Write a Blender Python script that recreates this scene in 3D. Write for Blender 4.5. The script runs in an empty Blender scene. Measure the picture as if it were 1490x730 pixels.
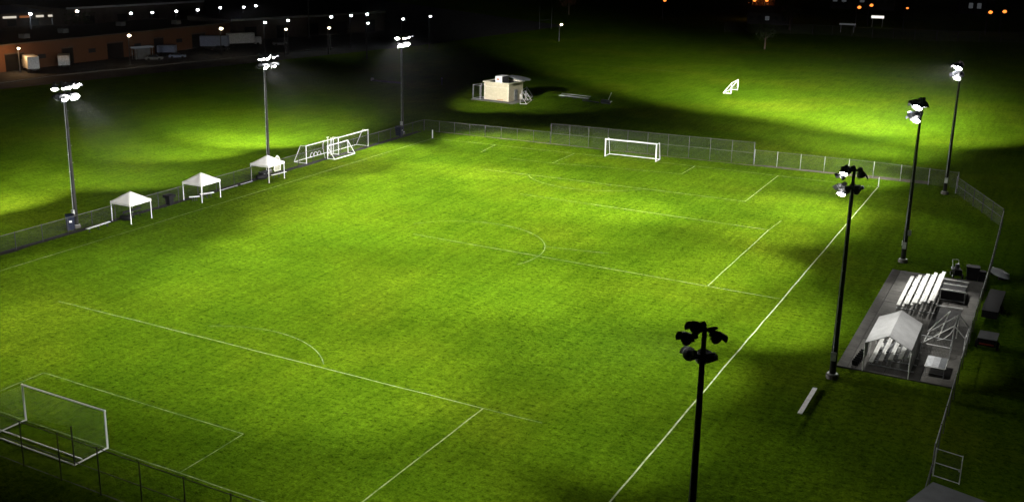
import bpy, math, random
from math import radians, sin, cos, pi, sqrt
from mathutils import Vector, Matrix, Euler
random.seed(7)
S = bpy.context.scene
COL = S.collection

# ------------------------------------------------------------------ camera
cam = bpy.data.cameras.new("camera")
cam.sensor_fit = 'HORIZONTAL'; cam.sensor_width = 36.0
cam.lens = 36.930
cam.shift_x = 0.07654; cam.shift_y = -0.02445
cam.clip_start = 0.5; cam.clip_end = 4000
co = bpy.data.objects.new("camera", cam); COL.objects.link(co)
co.location = (49.573, -38.862, 29.353)
co.rotation_euler = (radians(90 - 15.330), 0, radians(30.903))
S.camera = co

# ------------------------------------------------------------------ night sky and an added faint fill sun
W = bpy.data.worlds.new("World"); S.world = W; W.use_nodes = True
nt = W.node_tree; bg = nt.nodes["Background"]
sky = nt.nodes.new("ShaderNodeTexSky"); sky.sky_type = 'NISHITA'; sky.sun_disc = False
sky.sun_elevation = radians(38); sky.sun_rotation = radians(150)
nt.links.new(sky.outputs[0], bg.inputs[0]); bg.inputs[1].default_value = 0.00006
sun = bpy.data.lights.new("fill_sun", 'SUN'); sun.energy = 0.0015; sun.angle = radians(0.5); sun.color = (1, .95, .88)
so = bpy.data.objects.new("fill_sun", sun); COL.objects.link(so)
so.rotation_euler = (radians(52), 0, radians(30))
S.view_settings.view_transform = 'Standard'; S.view_settings.look = 'None'
S.view_settings.exposure = 0.0; S.view_settings.gamma = 1.0; S.view_settings.use_curve_mapping = False
S.render.engine = 'CYCLES'
S.cycles.use_denoising = True
S.cycles.max_bounces = 4; S.cycles.diffuse_bounces = 2; S.cycles.glossy_bounces = 2
S.cycles.transparent_max_bounces = 24; S.cycles.sample_clamp_indirect = 2.0
S.cycles.use_light_tree = True

# ------------------------------------------------------------------ materials
def mat_base(name):
    m = bpy.data.materials.new(name); m.use_nodes = True
    n = m.node_tree.nodes; l = m.node_tree.links
    return m, n, l, n["Principled BSDF"]

def noise(n, l, vec, scale, detail=3, rough=.55, stretch=None, rot=0):
    if stretch or rot:
        mp = n.new("ShaderNodeMapping"); mp.inputs['Scale'].default_value = stretch or (1, 1, 1)
        mp.inputs['Rotation'].default_value = (0, 0, rot)
        l.new(vec, mp.inputs[0]); vec = mp.outputs[0]
    t = n.new("ShaderNodeTexNoise"); t.inputs['Scale'].default_value = scale
    t.inputs['Detail'].default_value = detail; t.inputs['Roughness'].default_value = rough
    l.new(vec, t.inputs['Vector']); return t.outputs[0]

def ramp(n, l, fac, stops):
    r = n.new("ShaderNodeValToRGB"); e = r.color_ramp.elements
    while len(e) < len(stops): e.new(.5)
    for i, (p, c) in enumerate(stops):
        e[i].position = p; e[i].color = (*c, 1) if len(c) == 3 else c
    l.new(fac, r.inputs[0]); return r.outputs[0]

def mix(n, l, f, a, b, mode='MIX'):
    x = n.new("ShaderNodeMixRGB"); x.blend_type = mode
    for s, v in ((0, f), (1, a), (2, b)):
        if isinstance(v, (int, float)): x.inputs[s].default_value = v if s == 0 else (v, v, v, 1)
        elif isinstance(v, tuple): x.inputs[s].default_value = (*v, 1)
        else: l.new(v, x.inputs[s])
    return x.outputs[0]

def plain(name, col, rough=.6, metal=0.0, var=.18, scale=3.0, bump=0.0, spec=.3):
    m, n, l, p = mat_base(name)
    tc = n.new("ShaderNodeTexCoord")
    f = noise(n, l, tc.outputs['Object'], scale, 4, .6)
    d = tuple(max(0, c * (1 - var * 1.6)) for c in col); u = tuple(min(1, c * (1 + var)) for c in col)
    l.new(ramp(n, l, f, [(.3, d), (.7, u)]), p.inputs['Base Color'])
    p.inputs['Roughness'].default_value = rough; p.inputs['Metallic'].default_value = metal
    p.inputs['Specular IOR Level'].default_value = spec
    if bump:
        b = n.new("ShaderNodeBump"); b.inputs['Strength'].default_value = bump; b.inputs['Distance'].default_value = .02
        l.new(noise(n, l, tc.outputs['Object'], scale * 6, 4), b.inputs['Height']); l.new(b.outputs[0], p.inputs['Normal'])
    return m

def glow(name, col, strength, samp=False):
    m = bpy.data.materials.new(name); m.use_nodes = True
    n = m.node_tree.nodes; n.clear(); l = m.node_tree.links
    e = n.new("ShaderNodeEmission"); e.inputs[0].default_value = (*col, 1); e.inputs[1].default_value = strength
    o = n.new("ShaderNodeOutputMaterial"); l.new(e.outputs[0], o.inputs[0])
    try: m.cycles.emission_sampling = 'FRONT' if samp else 'NONE'
    except Exception: pass
    return m

def mesh_fabric(name, col, cell, wire, diagonal=True, dust=0.0):
    """wire or cord pattern laid out in metres on the panel's own UV map"""
    m, n, l, p = mat_base(name)
    uv = n.new("ShaderNodeUVMap"); sep = n.new("ShaderNodeSeparateXYZ"); l.new(uv.outputs[0], sep.inputs[0])
    def M(op, a, b):
        x = n.new("ShaderNodeMath"); x.operation = op
        for i, v in enumerate((a, b)):
            if isinstance(v, (int, float)): x.inputs[i].default_value = v
            elif v is not None: l.new(v, x.inputs[i])
        return x.outputs[0]
    u, v = sep.outputs[0], sep.outputs[1]
    a, b = (M('ADD', u, v), M('SUBTRACT', u, v)) if diagonal else (u, v)
    ca = M('LESS_THAN', M('FRACT', M('DIVIDE', a, cell), None), wire / cell)
    cb = M('LESS_THAN', M('FRACT', M('DIVIDE', b, cell), None), wire / cell)
    f = M('MAXIMUM', ca, cb)
    if dust: f = M('MAXIMUM', f, dust)
    t = n.new("ShaderNodeBsdfTransparent"); mx = n.new("ShaderNodeMixShader")
    p.inputs['Base Color'].default_value = (*col, 1); p.inputs['Roughness'].default_value = .6
    l.new(f, mx.inputs[0]); l.new(t.outputs[0], mx.inputs[1]); l.new(p.outputs[0], mx.inputs[2])
    l.new(mx.outputs[0], n["Material Output"].inputs[0])
    return m

def grass_material():
    m, n, l, p = mat_base("grass_blades")
    tc = n.new("ShaderNodeTexCoord"); v = tc.outputs['Object']
    big = noise(n, l, v, .05, 3, .55)
    mid = noise(n, l, v, .22, 4, .65)
    streak = noise(n, l, v, 1.0, 3, .6, (1.5, .13, 1), radians(-4))
    cross = noise(n, l, v, 1.0, 3, .6, (.5, 1.6, 1), radians(24))
    fine = noise(n, l, v, 2.7, 5, .78)
    grit = noise(n, l, v, 8.5, 3, .7)
    c = ramp(n, l, big, [(.32, (.060, .126, .0040)), (.5, (.074, .139, .0042)), (.68, (.094, .147, .0055))])
    for f, k, st in ((mid, .7, [(.32, (.72, .78, .72)), (.55, (1, 1, 1)), (.74, (1.16, 1.08, 1.0))]),
                     (streak, .55, [(.34, (.66, .70, .66)), (.6, (1.10, 1.08, 1.1))]),
                     (cross, .5, [(.34, (.68, .72, .68)), (.62, (1.12, 1.1, 1.1))]),
                     (fine, .9, [(.36, (.34, .40, .28)), (.47, (1, 1, 1)), (.66, (1.5, 1.36, 1.6))]),
                     (grit, .7, [(.32, (.5, .54, .4)), (.52, (1, 1, 1)), (.7, (1.35, 1.28, 1.5))])):
        c = mix(n, l, k, c, ramp(n, l, f, st), 'MULTIPLY')
    worn = noise(n, l, v, .19, 3, .7)
    c = mix(n, l, ramp(n, l, worn, [(.70, (0, 0, 0)), (.84, (.4, .4, .4))]), c, (.12, .115, .02))
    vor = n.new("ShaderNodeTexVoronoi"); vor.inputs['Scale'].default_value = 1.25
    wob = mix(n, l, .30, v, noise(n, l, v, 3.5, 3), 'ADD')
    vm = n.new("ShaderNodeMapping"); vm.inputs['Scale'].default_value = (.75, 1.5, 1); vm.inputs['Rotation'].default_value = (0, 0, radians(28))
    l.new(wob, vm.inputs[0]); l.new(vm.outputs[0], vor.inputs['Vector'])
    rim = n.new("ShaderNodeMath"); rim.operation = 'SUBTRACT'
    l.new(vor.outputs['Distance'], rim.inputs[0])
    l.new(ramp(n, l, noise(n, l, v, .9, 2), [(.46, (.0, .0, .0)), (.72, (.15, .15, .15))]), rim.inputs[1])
    pit_shade = ramp(n, l, rim.outputs[0], [(.0, (1, 1, 1)), (.06, (0, 0, 0))])
    hm = mix(n, l, 1.0, pit_shade, (.6, .6, .6), 'MULTIPLY'); c = mix(n, l, hm, c, (.014, .024, .003))  # pit shade painted into the grass colour as dark spots
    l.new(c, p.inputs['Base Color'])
    p.inputs['Roughness'].default_value = 1.0; p.inputs['Specular IOR Level'].default_value = 0.0
    h1 = noise(n, l, v, 2.0, 5, .72, (1.0, 1.25, 1), radians(25))
    pit = ramp(n, l, rim.outputs[0], [(.0, (0, 0, 0)), (.1, (.56, .56, .56))])
    hsum = mix(n, l, .45, h1, pit, 'ADD')
    b = n.new("ShaderNodeBump"); b.inputs['Strength'].default_value = 1.0; b.inputs['Distance'].default_value = .42
    l.new(hsum, b.inputs['Height']); l.new(b.outputs[0], p.inputs['Normal'])
    return m

def paint_material(name, a, b, lo, hi):
    m, n, l, p = mat_base(name)
    tc = n.new("ShaderNodeTexCoord")
    f = noise(n, l, tc.outputs['Object'], 1.1, 5, .7)
    l.new(ramp(n, l, f, [(lo, a), (hi, b)]), p.inputs['Base Color'])
    p.inputs['Roughness'].default_value = .9
    return m

def concrete_material(name, col, sc=.9):
    m, n, l, p = mat_base(name)
    tc = n.new("ShaderNodeTexCoord")
    a = ramp(n, l, noise(n, l, tc.outputs['Object'], sc, 5, .65), [(.3, tuple(c * .62 for c in col)), (.7, tuple(c * 1.12 for c in col))])
    b2 = ramp(n, l, noise(n, l, tc.outputs['Object'], sc * 5, 4, .7), [(.35, (.7, .7, .7)), (.6, (1.05, 1.05, 1.05))])
    l.new(mix(n, l, .7, a, b2, 'MULTIPLY'), p.inputs['Base Color'])
    p.inputs['Roughness'].default_value = .9
    b = n.new("ShaderNodeBump"); b.inputs['Strength'].default_value = .4; b.inputs['Distance'].default_value = .02
    l.new(noise(n, l, tc.outputs['Object'], 14, 4), b.inputs['Height']); l.new(b.outputs[0], p.inputs['Normal'])
    return m

def block_material(name, col, w, h):
    m, n, l, p = mat_base(name)
    tc = n.new("ShaderNodeTexCoord"); sp = n.new("ShaderNodeSeparateXYZ"); cb = n.new("ShaderNodeCombineXYZ")
    l.new(tc.outputs['Object'], sp.inputs[0])
    ad = n.new("ShaderNodeMath"); ad.operation = 'ADD'
    l.new(sp.outputs[0], ad.inputs[0]); l.new(sp.outputs[1], ad.inputs[1])
    l.new(ad.outputs[0], cb.inputs[0]); l.new(sp.outputs[2], cb.inputs[1])
    br = n.new("ShaderNodeTexBrick"); br.inputs['Scale'].default_value = 1
    br.inputs['Brick Width'].default_value = w; br.inputs['Row Height'].default_value = h
    br.inputs['Mortar Size'].default_value = h * .06
    br.inputs['Color1'].default_value = (*col, 1); br.inputs['Color2'].default_value = (*[c * .86 for c in col], 1)
    br.inputs['Mortar'].default_value = (*[c * .6 for c in col], 1)
    l.new(cb.outputs[0], br.inputs[0]); l.new(br.outputs[0], p.inputs['Base Color'])
    p.inputs['Roughness'].default_value = .85
    return m

M = dict(
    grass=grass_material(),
    paint=paint_material("line_paint", (.085, .155, .010), (.23, .30, .10), .38, .60),
    faded=paint_material("faded_line_paint", (.064, .128, .006), (.21, .28, .09), .45, .62),
    fresh=paint_material("fresh_line_paint", (.20, .26, .09), (.42, .48, .28), .36, .58),
    white=plain("white_powder_coat", (.80, .80, .78), .4, 0, .06),
    canvas=plain("white_canopy_cloth", (.82, .81, .78), .8, 0, .04, 1.5),
    tarp=plain("grey_white_tarpaulin", (.50, .50, .50), .7, 0, .1, 1.2),
    galv=plain("galvanised_steel", (.42, .43, .43), .5, .35, .25, 2.0),
    mast=plain("weathered_steel_mast", (.026, .025, .023), .5, .3, .35, 1.2),
    black=plain("black_plastic", (.006, .006, .007), .6, 0, .3, spec=.15),
    dark=plain("dark_cast_housing", (.022, .024, .030), .5, .1, .3, 6, spec=.4),
    housing=plain("lamplit_cast_housing", (.055, .055, .058), .5, .2, .2, 6),  # lamplight from the tier above put into this paler housing colour
    fencesteel=plain("old_fence_steel", (.13, .13, .125), .6, .2, .3, 1.5),
    oldpost=plain("dull_fence_post", (.045, .045, .043), .6, .2, .3, 1.5),
    alu=plain("brushed_aluminium", (.64, .64, .60), .5, .15, .14, 2.5),
    navy=plain("navy_plastic", (.003, .007, .03), .5, 0, .15, spec=.2),
    darkstrip=plain("near_black_strip", (.014, .013, .010), .95, 0, .4, 2),
    mud=plain("dry_grey_dirt", (.10, .085, .065), .95, 0, .35, .8, .5),
    slab=concrete_material("worn_concrete", (.10, .094, .083)),
    kerb=concrete_material("kerb_concrete", (.14, .134, .12)),
    rubber=plain("black_rubber_mat", (.035, .034, .033), .9, 0, .3, 1.5),
    chain=mesh_fabric("chain_link_wire", (.03, .03, .028), .075, .0045),
    chainnear=mesh_fabric("weathered_chain_link_wire", (.12, .12, .11), .075, .006),
    chainfar=mesh_fabric("far_chain_link_wire", (.08, .085, .07), .075, .006),  # thicker, paler wire pattern for the far fences
    net=mesh_fabric("white_net_cord", (.42, .45, .38), .12, .0022, False),
    netthick=mesh_fabric("grey_net_cord", (.36, .36, .34), .10, .007, False),
    block=block_material("cream_block_wall", (.62, .55, .38), .42, .2),
    cream=plain("cream_trim", (.68, .63, .50), .7),
    roofgrey=plain("dark_felt_roof", (.035, .034, .036), .9),
    panelgrey=plain("dull_grey_sheet", (.17, .18, .19), .6, .1, .15, 1.0),
    brick=block_material("orange_brick_wall", (.13, .05, .018), .6, .3),
    tilt=concrete_material("tilt_up_wall", (.09, .07, .055), .3),
    asphalt=plain("asphalt", (.040, .042, .046), .9, 0, .3, .3),
    bluesheet=plain("blue_metal_roof", (.04, .07, .19), .5, .3, .2, .1),
    pale=plain("pale_coping", (.55, .56, .58), .7),
    trailer=plain("white_trailer_panel", (.62, .64, .66), .5),
    bluetrailer=plain("blue_grey_trailer_panel", (.20, .25, .40), .5),
    glass=plain("dark_glass", (.02, .025, .03), .1, 0, .1),
    bark=plain("bark", (.07, .05, .035), .9, 0, .3, 4, .5),
    leaf=plain("night_leaves", (.03, .045, .015), .7, 0, .4, .8),
    autumn=plain("autumn_leaves", (.14, .07, .03), .7, 0, .4, .8),
    rust=plain("rust_orange_paint", (.42, .12, .04), .6),
    red=plain("red_reflective_strip", (.20, .02, .01), .4),
    lens=glow("floodlight_lens", (1.0, .985, .93), 100, True),
    lensdim=glow("floodlight_lens_edge", (1.0, .985, .93), 6.0),
    lensr=glow("floodlight_lens_turned_away", (1.0, .985, .93), 7),
    cool=glow("cool_street_lamp", (.93, .96, 1.0), 30),
    warm=glow("warm_wall_lamp", (1.0, .80, .50), 30),
    sodium=glow("sodium_street_lamp", (1.0, .24, .035), 2.4),
    stripwhite=glow("trail_strip_white", (1.0, .92, .75), .7),
    striporange=glow("trail_strip_orange", (1.0, .35, .12), .22),
    window=glow("lit_window", (.85, .92, 1.0), .05),
)

# ------------------------------------------------------------------ mesh helpers
class MB:
    def __init__(s): s.v = []; s.f = []; s.uv = {}
    def add(s, vs, fs, uvs=None):
        o = len(s.v); s.v += [tuple(v) for v in vs]
        for i, f in enumerate(fs):
            if uvs: s.uv[len(s.f)] = uvs[i]
            s.f.append(tuple(o + k for k in f))
        return s
    def box(s, c, d, rz=0.0, mtx=None):
        x, y, z = d[0] / 2, d[1] / 2, d[2] / 2
        R = mtx or Matrix.Rotation(rz, 3, 'Z')
        vs = [Vector(c) + R @ Vector(p) for p in ((-x, -y, -z), (x, -y, -z), (x, y, -z), (-x, y, -z), (-x, -y, z), (x, -y, z), (x, y, z), (-x, y, z))]
        return s.add(vs, [(3, 2, 1, 0), (4, 5, 6, 7), (0, 1, 5, 4), (1, 2, 6, 5), (2, 3, 7, 6), (3, 0, 4, 7)])
    def bar(s, p, q, w, h):
        p, q = Vector(p), Vector(q); d = q - p; L = d.length; d.normalize()
        up = Vector((0, 0, 1)) if abs(d.z) < .95 else Vector((1, 0, 0))
        r = d.cross(up).normalized(); u = r.cross(d)
        R = Matrix((r, d, u)).transposed()
        return s.box((p + q) / 2, (w, L, h), mtx=R)
    def tube(s, p, q, r0, r1=None, n=8, cap=True):
        r1 = r0 if r1 is None else r1
        p, q = Vector(p), Vector(q); d = (q - p).normalized()
        a = Vector((0, 0, 1)) if abs(d.z) < .95 else Vector((1, 0, 0))
        x = d.cross(a).normalized(); y = d.cross(x)
        vs = []
        for c, r in ((p, r0), (q, r1)):
            vs += [c + r * (x * cos(2 * pi * i / n) + y * sin(2 * pi * i / n)) for i in range(n)]
        fs = [(i, n + i, n + (i + 1) % n, (i + 1) % n) for i in range(n)]
        if cap: fs += [tuple(range(n)), tuple(range(2 * n - 1, n - 1, -1))]
        return s.add(vs, fs)
    def poly(s, pts, r, n=6):
        for a, b in zip(pts[:-1], pts[1:]): s.tube(a, b, r, r, n)
        return s
    def lathe(s, prof, n=12, axis='Z', c=(0, 0, 0)):
        vs = []; c = Vector(c)
        for (a, r) in prof:
            for i in range(n):
                t = 2 * pi * i / n
                vs.append(c + (Vector((r * cos(t), r * sin(t), a)) if axis == 'Z' else Vector((a, r * cos(t), r * sin(t)))))
        fs = []
        for k in range(len(prof) - 1):
            for i in range(n):
                j = (i + 1) % n
                fs.append((k * n + i, k * n + j, (k + 1) * n + j, (k + 1) * n + i))
        fs.append(tuple(range(n - 1, -1, -1))); o = (len(prof) - 1) * n
        fs.append(tuple(range(o, o + n)))
        return s.add(vs, fs)
    def ball(s, c, r, n=10, k=6, sq=(1, 1, 1)):
        prof = [(-cos(pi * (i + .15) / (k + .3)) , sin(pi * (i + .15) / (k + .3))) for i in range(k + 1)]
        o = len(s.v); s.lathe(prof, n)
        for i in range(o, len(s.v)):
            v = s.v[i]; s.v[i] = (c[0] + v[0] * r * sq[0], c[1] + v[1] * r * sq[1], c[2] + v[2] * r * sq[2])
        return s
    def quad(s, a, b, c, d):
        """sheet with a UV map in metres (a-b along u, a-d along v)"""
        a, b, c, d = map(Vector, (a, b, c, d))
        u = (b - a).length; v = (d - a).length
        return s.add((a, b, c, d), [(0, 1, 2, 3)], [((0, 0), (u, 0), (u, v), (0, v))])
    def mesh(s, name, mat, smooth=False, off=None):
        me = bpy.data.meshes.new(name)
        o = Vector(off) if off is not None else Vector()
        me.from_pydata([tuple(Vector(v) - o) for v in s.v], [], s.f)
        if s.uv:
            lay = me.uv_layers.new(name="UVMap")
            for pi_, poly in enumerate(me.polygons):
                if pi_ in s.uv:
                    for li, t in zip(poly.loop_indices, s.uv[pi_]): lay.data[li].uv = t
        me.materials.append(mat)
        if smooth:
            for p in me.polygons: p.use_smooth = True
        me.update()
        return me
    def build(s, name, mat, parent=None, off=None, smooth=False, kind=None):
        o = bpy.data.objects.new(name, s.mesh(name, mat, smooth, off)); COL.objects.link(o)
        if parent: o.parent = parent
        if kind: o['kind'] = kind
        return o

def link(name, me, parent=None, loc=(0, 0, 0), rot=None):
    o = bpy.data.objects.new(name, me); COL.objects.link(o); o.location = loc
    if rot is not None: o.rotation_euler = rot
    if parent: o.parent = parent
    return o

def tag(o, label, cat, group=None):
    o['label'] = label; o['category'] = cat
    if group: o['group'] = group
    return o

def thing(name, label, cat, loc=(0, 0, 0), rz=0.0, group=None):
    o = bpy.data.objects.new(name, None); COL.objects.link(o)
    o.empty_display_size = .3; o.location = loc; o.rotation_euler = (0, 0, rz)
    return tag(o, label, cat, group)

def dup(root, loc, rz, label, group=None):
    r = root.copy(); COL.objects.link(r); r.location = loc; r.rotation_euler = (0, 0, rz); r['label'] = label
    if group: r['group'] = group
    for ch in root.children:
        c = ch.copy(); COL.objects.link(c); c.parent = r
        for g in ch.children:
            d = g.copy(); COL.objects.link(d); d.parent = c
    return r

# ------------------------------------------------------------------ the ground and its markings
mb = MB(); mb.add([(-1200, -400, 0), (900, -400, 0), (900, 1500, 0), (-1200, 1500, 0)], [(0, 1, 2, 3)])
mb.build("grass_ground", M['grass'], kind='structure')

def line(p, q, w=.12, m='paint', name="pitch_line", z=.008):
    w *= .74
    p, q = Vector((*p, 0)), Vector((*q, 0)); d = (q - p); L = d.length; d.normalize(); n = Vector((-d.y, d.x, 0)) * w / 2
    k = max(1, int(L / 2)); vs = []; fs = []
    for i in range(k + 1):
        c = p + d * L * i / k; jit = Vector((-d.y, d.x, 0)) * random.uniform(-.025, .025)
        vs += [c + n + jit + Vector((0, 0, z)), c - n + jit + Vector((0, 0, z))]
        if i: fs.append((2 * i - 2, 2 * i - 1, 2 * i + 1, 2 * i))
    MB().add(vs, fs).build(name, M[m], kind='structure')

def arc(c, r, a0, a1, w=.11, m='faded', name="pitch_arc", z=.009):
    w *= .8
    k = max(6, int(abs(a1 - a0) * r / .6)); vs = []; fs = []
    for i in range(k + 1):
        t = a0 + (a1 - a0) * i / k
        for rr in (r - w / 2, r + w / 2): vs.append((c[0] + rr * cos(t), c[1] + rr * sin(t), z))
        if i: fs.append((2 * i - 2, 2 * i - 1, 2 * i + 1, 2 * i))
    MB().add(vs, fs).build(name, M[m], kind='structure')

FY = 96.3
line((31.6, -3.2), (31.95, FY), .14, 'fresh', "touchline")
line((-31.5, -3), (-31.3, 95.95), .12, 'paint', "touchline")
line((-31.3, 95.95), (9, 96.75), .11, 'paint', "goal_line", .012)
line((9, 96.75), (32, 96.15), .11, 'paint', "goal_line", .012)
line((-31.5, 0), (31.6, 0), .12, 'faded', "goal_line", .012)
line((-5.6, 49.2), (14, 48.6), .11, 'faded', "halfway_line", .012); line((14, 48.6), (31.6, 48.05), .12, 'paint', "halfway_line", .012)
line((9.46, 0), (9.35, 5.6), .10, 'faded'); line((-8.9, 5.65), (9.35, 5.6), .10, 'faded'); line((-8.9, 0), (-8.9, 5.65), .11, 'faded')
line((20.2, -.1), (20.24, 16.4), .13); line((-20.1, 16.38), (-7.6, 16.45), .11, 'faded'); line((-7.6, 16.45), (6, 16.4), .10); line((6, 16.4), (20.24, 16.37), .12)
line((20.24, 16.37), (24.4, 16.4), .10, 'faded')
arc((0, 11), 9.2, radians(40), radians(84), .10); arc((0, 11), 9.2, radians(84), radians(125), .06)
arc((0, 48.3), 8.8, radians(-20), radians(110), .09); arc((0, 48.3), 8.8, radians(110), radians(150), .06)
line((19.95, 96.5), (19.98, 80.65), .13); line((-2, 80.7), (19.98, 80.65), .11); line((-14, 80.5), (-2, 80.7), .10)
line((9.02, 96.7), (9.03, 91.1), .13); line((-1.06, 90.0), (9.03, 91.1), .11); line((-8.11, 88.67), (-1.06, 90), .11, 'faded')
line((-8.2, 96.4), (-8.11, 88.67), .11); line((-14.6, 88.6), (-8.11, 88.67), .09, 'faded'); line((-20.7, 96.1), (-20.0, 90.3), .10)
# markings of the smaller pitch that crosses this one
line((5.2, 70.3), (25.38, 69.6), .12); line((25.38, 69.6), (25.32, 48.4), .13); line((25.38, 69.6), (25.6, 74), .09, 'faded')
line((-4, 70.6), (5.2, 70.3), .09, 'faded')
line((7.9, 52), (14.2, 53.1), .10, 'faded')
line((-44.7, 198.3), (-26.3, 194.5), .2, 'faded')
arc((0, 85.5), 9.2, radians(215), radians(325), .09)

# near-black strip under the left fence, dirt along the far fence
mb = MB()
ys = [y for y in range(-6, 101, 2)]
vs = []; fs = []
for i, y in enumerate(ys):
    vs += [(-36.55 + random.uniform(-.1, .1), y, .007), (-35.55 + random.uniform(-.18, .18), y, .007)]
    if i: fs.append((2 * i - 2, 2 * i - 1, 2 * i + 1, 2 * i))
mb.add(vs, fs).build("dark_strip", M['darkstrip'], kind='structure')
mb = MB(); vs = []; fs = []
for i in range(36):
    x = -34 + i * 2.03
    w = .35 if x < 16 else (1.7 if x > 27 else 1.0)
    vs += [(x, 101.1 - .1 + random.uniform(-.12, .1), .007), (x, 101.1 + w + random.uniform(-.2, .2), .007)]
    if i: fs.append((2 * i - 2, 2 * i, 2 * i + 1, 2 * i - 1))
mb.add(vs, fs).build("dirt_strip", M['mud'], kind='structure')

# ------------------------------------------------------------------ the concrete pad and its slabs
pad = MB().box((42.25, 48.45, .02), (7.46, 26.2, .06)).build("concrete_pad", M['rubber'], kind='structure')
slab_no = 0
for ix, (x0, x1) in enumerate(((38.5, 39.2), (39.22, 41.6), (41.62, 43.9), (43.92, 46.0))):
    y = 35.35
    while y < 61.2:
        y1 = min(61.55, y + (3.26 if ix else 4.36))
        c = concrete = M['slab'] if (ix == 0 or (int(y) % 2)) else M['kerb']
        MB().box(((x0 + x1) / 2, (y + y1) / 2, .065 + random.uniform(-.008, .008)), (x1 - x0 - .03, y1 - y - .035, .06)).build("slab", c if ix else M['slab'], pad)
        y = y1
Z0 = .10

# ------------------------------------------------------------------ floodlight masts
def head_meshes():
    hs = MB().lathe([(-.36, .10), (-.33, .20), (-.22, .30), (-.05, .375), (.06, .39), (.06, .365), (.0, .36)], 16, 'X')
    hs.box((-.52, 0, .02), (.34, .24, .26)); hs.box((-.40, 0, -.16), (.10, .10, .16))
    for a in (-.09, 0, .09): hs.box((-.52, a, .165), (.30, .02, .05))          # cooling fins
    ln = MB().lathe([(.0, .362), (.014, .362)], 16, 'X')
    rm = MB(); n = 20
    vs = [(x, r * cos(2 * pi * i / n), r * sin(2 * pi * i / n)) for (x, r) in ((.05, .392), (.095, .40), (.095, .372), (.05, .368)) for i in range(n)]
    rm.add(vs, [(k * n + i, k * n + (i + 1) % n, ((k + 1) % 4) * n + (i + 1) % n, ((k + 1) % 4) * n + i) for k in range(4) for i in range(n)])
    vz = MB(); n = 10; vs = []
    for (x, r, dz) in ((.07, .41, 0), (.40, .43, .03), (.40, .415, .03), (.07, .395, 0)):
        for i in range(n + 1):
            t = radians(8) + radians(164) * i / n
            vs.append((x, r * cos(t), r * sin(t) + dz))
    vz.add(vs, [(k * (n + 1) + i, k * (n + 1) + i + 1, ((k + 1) % 4) * (n + 1) + i + 1, ((k + 1) % 4) * (n + 1) + i) for k in range(4) for i in range(n)])
    return hs, ln, vz, rm
_hs, _ln, _vz, _rm = head_meshes()
RM = _rm.mesh("rim", M['galv'])
HD = {k: _hs.mesh("floodlight", M[k]) for k in ('dark', 'housing')}
LN = {k: _ln.mesh("lens", M[k]) for k in ('lens', 'lensr', 'lensdim')}
VZ = {k: _vz.mesh("visor", M[k]) for k in ('dark', 'housing')}

def spot(root, loc, d, power, angle, wide=1.0):
    L = bpy.data.lights.new("flood_beam", 'SPOT'); L.energy = power; L.spot_size = radians(angle); L.spot_blend = 1.0
    L.shadow_soft_size = .22; L.color = (1.0, .985, .93)
    o = bpy.data.objects.new("flood_beam", L); COL.objects.link(o); o.parent = root; o.location = loc
    o.rotation_euler = d.to_track_quat('-Z', 'Y').to_euler(); o.scale = (wide, 1, 1)

KW = 555.0
def mast(x, y, h, arm_dir, heads, label, base_r=.22, arm_half=1.25, head=1.0, reach=.62, stagger=0.0):
    """heads: (tier, offset along the arm, target on the ground, kW, cone, lens, housing)"""
    t = thing("floodlight_mast", label, "floodlight", (x, y, 0), 0, "floodlight masts round the pitch")
    MB().lathe([(0, .42), (.28, .42), (.3, .38)], 14).build("footing", M['slab'], t)
    p = MB(); segs = 6
    prof = [(.3 + (h - .3) * i / segs, base_r + (.095 - base_r) * i / segs) for i in range(segs + 1)]
    p.lathe(prof, 12).build("pole", M['mast'], t, smooth=True)
    MB().lathe([(.3, base_r + .13), (.36, base_r + .13)], 12).build("base_flange", M['galv'], t)
    MB().box((.0, -base_r - .12, 1.7), (.34, .2, .6)).build("switch_box", M['galv'], t)
    MB().tube((-.06, -base_r - .03, 2.0), (-.06, -.13, h - 1.4), .03, .03, 6).build("conduit", M['galv'], t)
    st = MB()
    for k in range(int((h - 5) / .9)): 
        z = 4.2 + k * .9; r = base_r + (.095 - base_r) * z / h
        st.box((-.02, (1 if k % 2 else -1) * (r + .09), z), (.03, .2, .03))
    so_ = st.build("step_pegs", M['galv'], t)
    ad = Vector((*arm_dir, 0)).normalized()
    nrm = Vector((ad.y, -ad.x, 0))
    for tier in (0, 1):
        z = h - .15 - 1.12 * tier
        MB().bar(-ad * arm_half + Vector((0, 0, z)), ad * arm_half + Vector((0, 0, z)), .11, .11).build("cross_arm", M['dark'], t)
    for hi, (tier, off, tgt, kw, cone, lk, hk, *wide) in enumerate(heads):
        z = h - .15 - 1.12 * tier + stagger * (-1, 1, -.3)[hi % 3]
        aim = (Vector((tgt[0], tgt[1], 0)) - Vector((x, y, z))).normalized()
        hd = Vector((aim.x, aim.y, 0)).normalized()
        pos = ad * off + hd * reach + Vector((0, 0, z - .18))
        o = link("floodlight", HD[hk], t, pos, aim.to_track_quat('X', 'Z').to_euler()); o.scale = (head, head, head)
        link("lens", LN[lk], o); link("visor", VZ[hk], o); link("rim", RM, o)
        MB().bar(ad * off + Vector((0, 0, z - .03)), pos - aim * .55 * head, .05, .07).build("bracket", M['galv'], t)
        if kw: spot(t, pos + aim * .45, aim, kw * KW, cone, *wide)
    return t

H8 = (-1.14, -.39, .36, 1.1)
D_, P_ = 'dark', 'housing'
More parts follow.
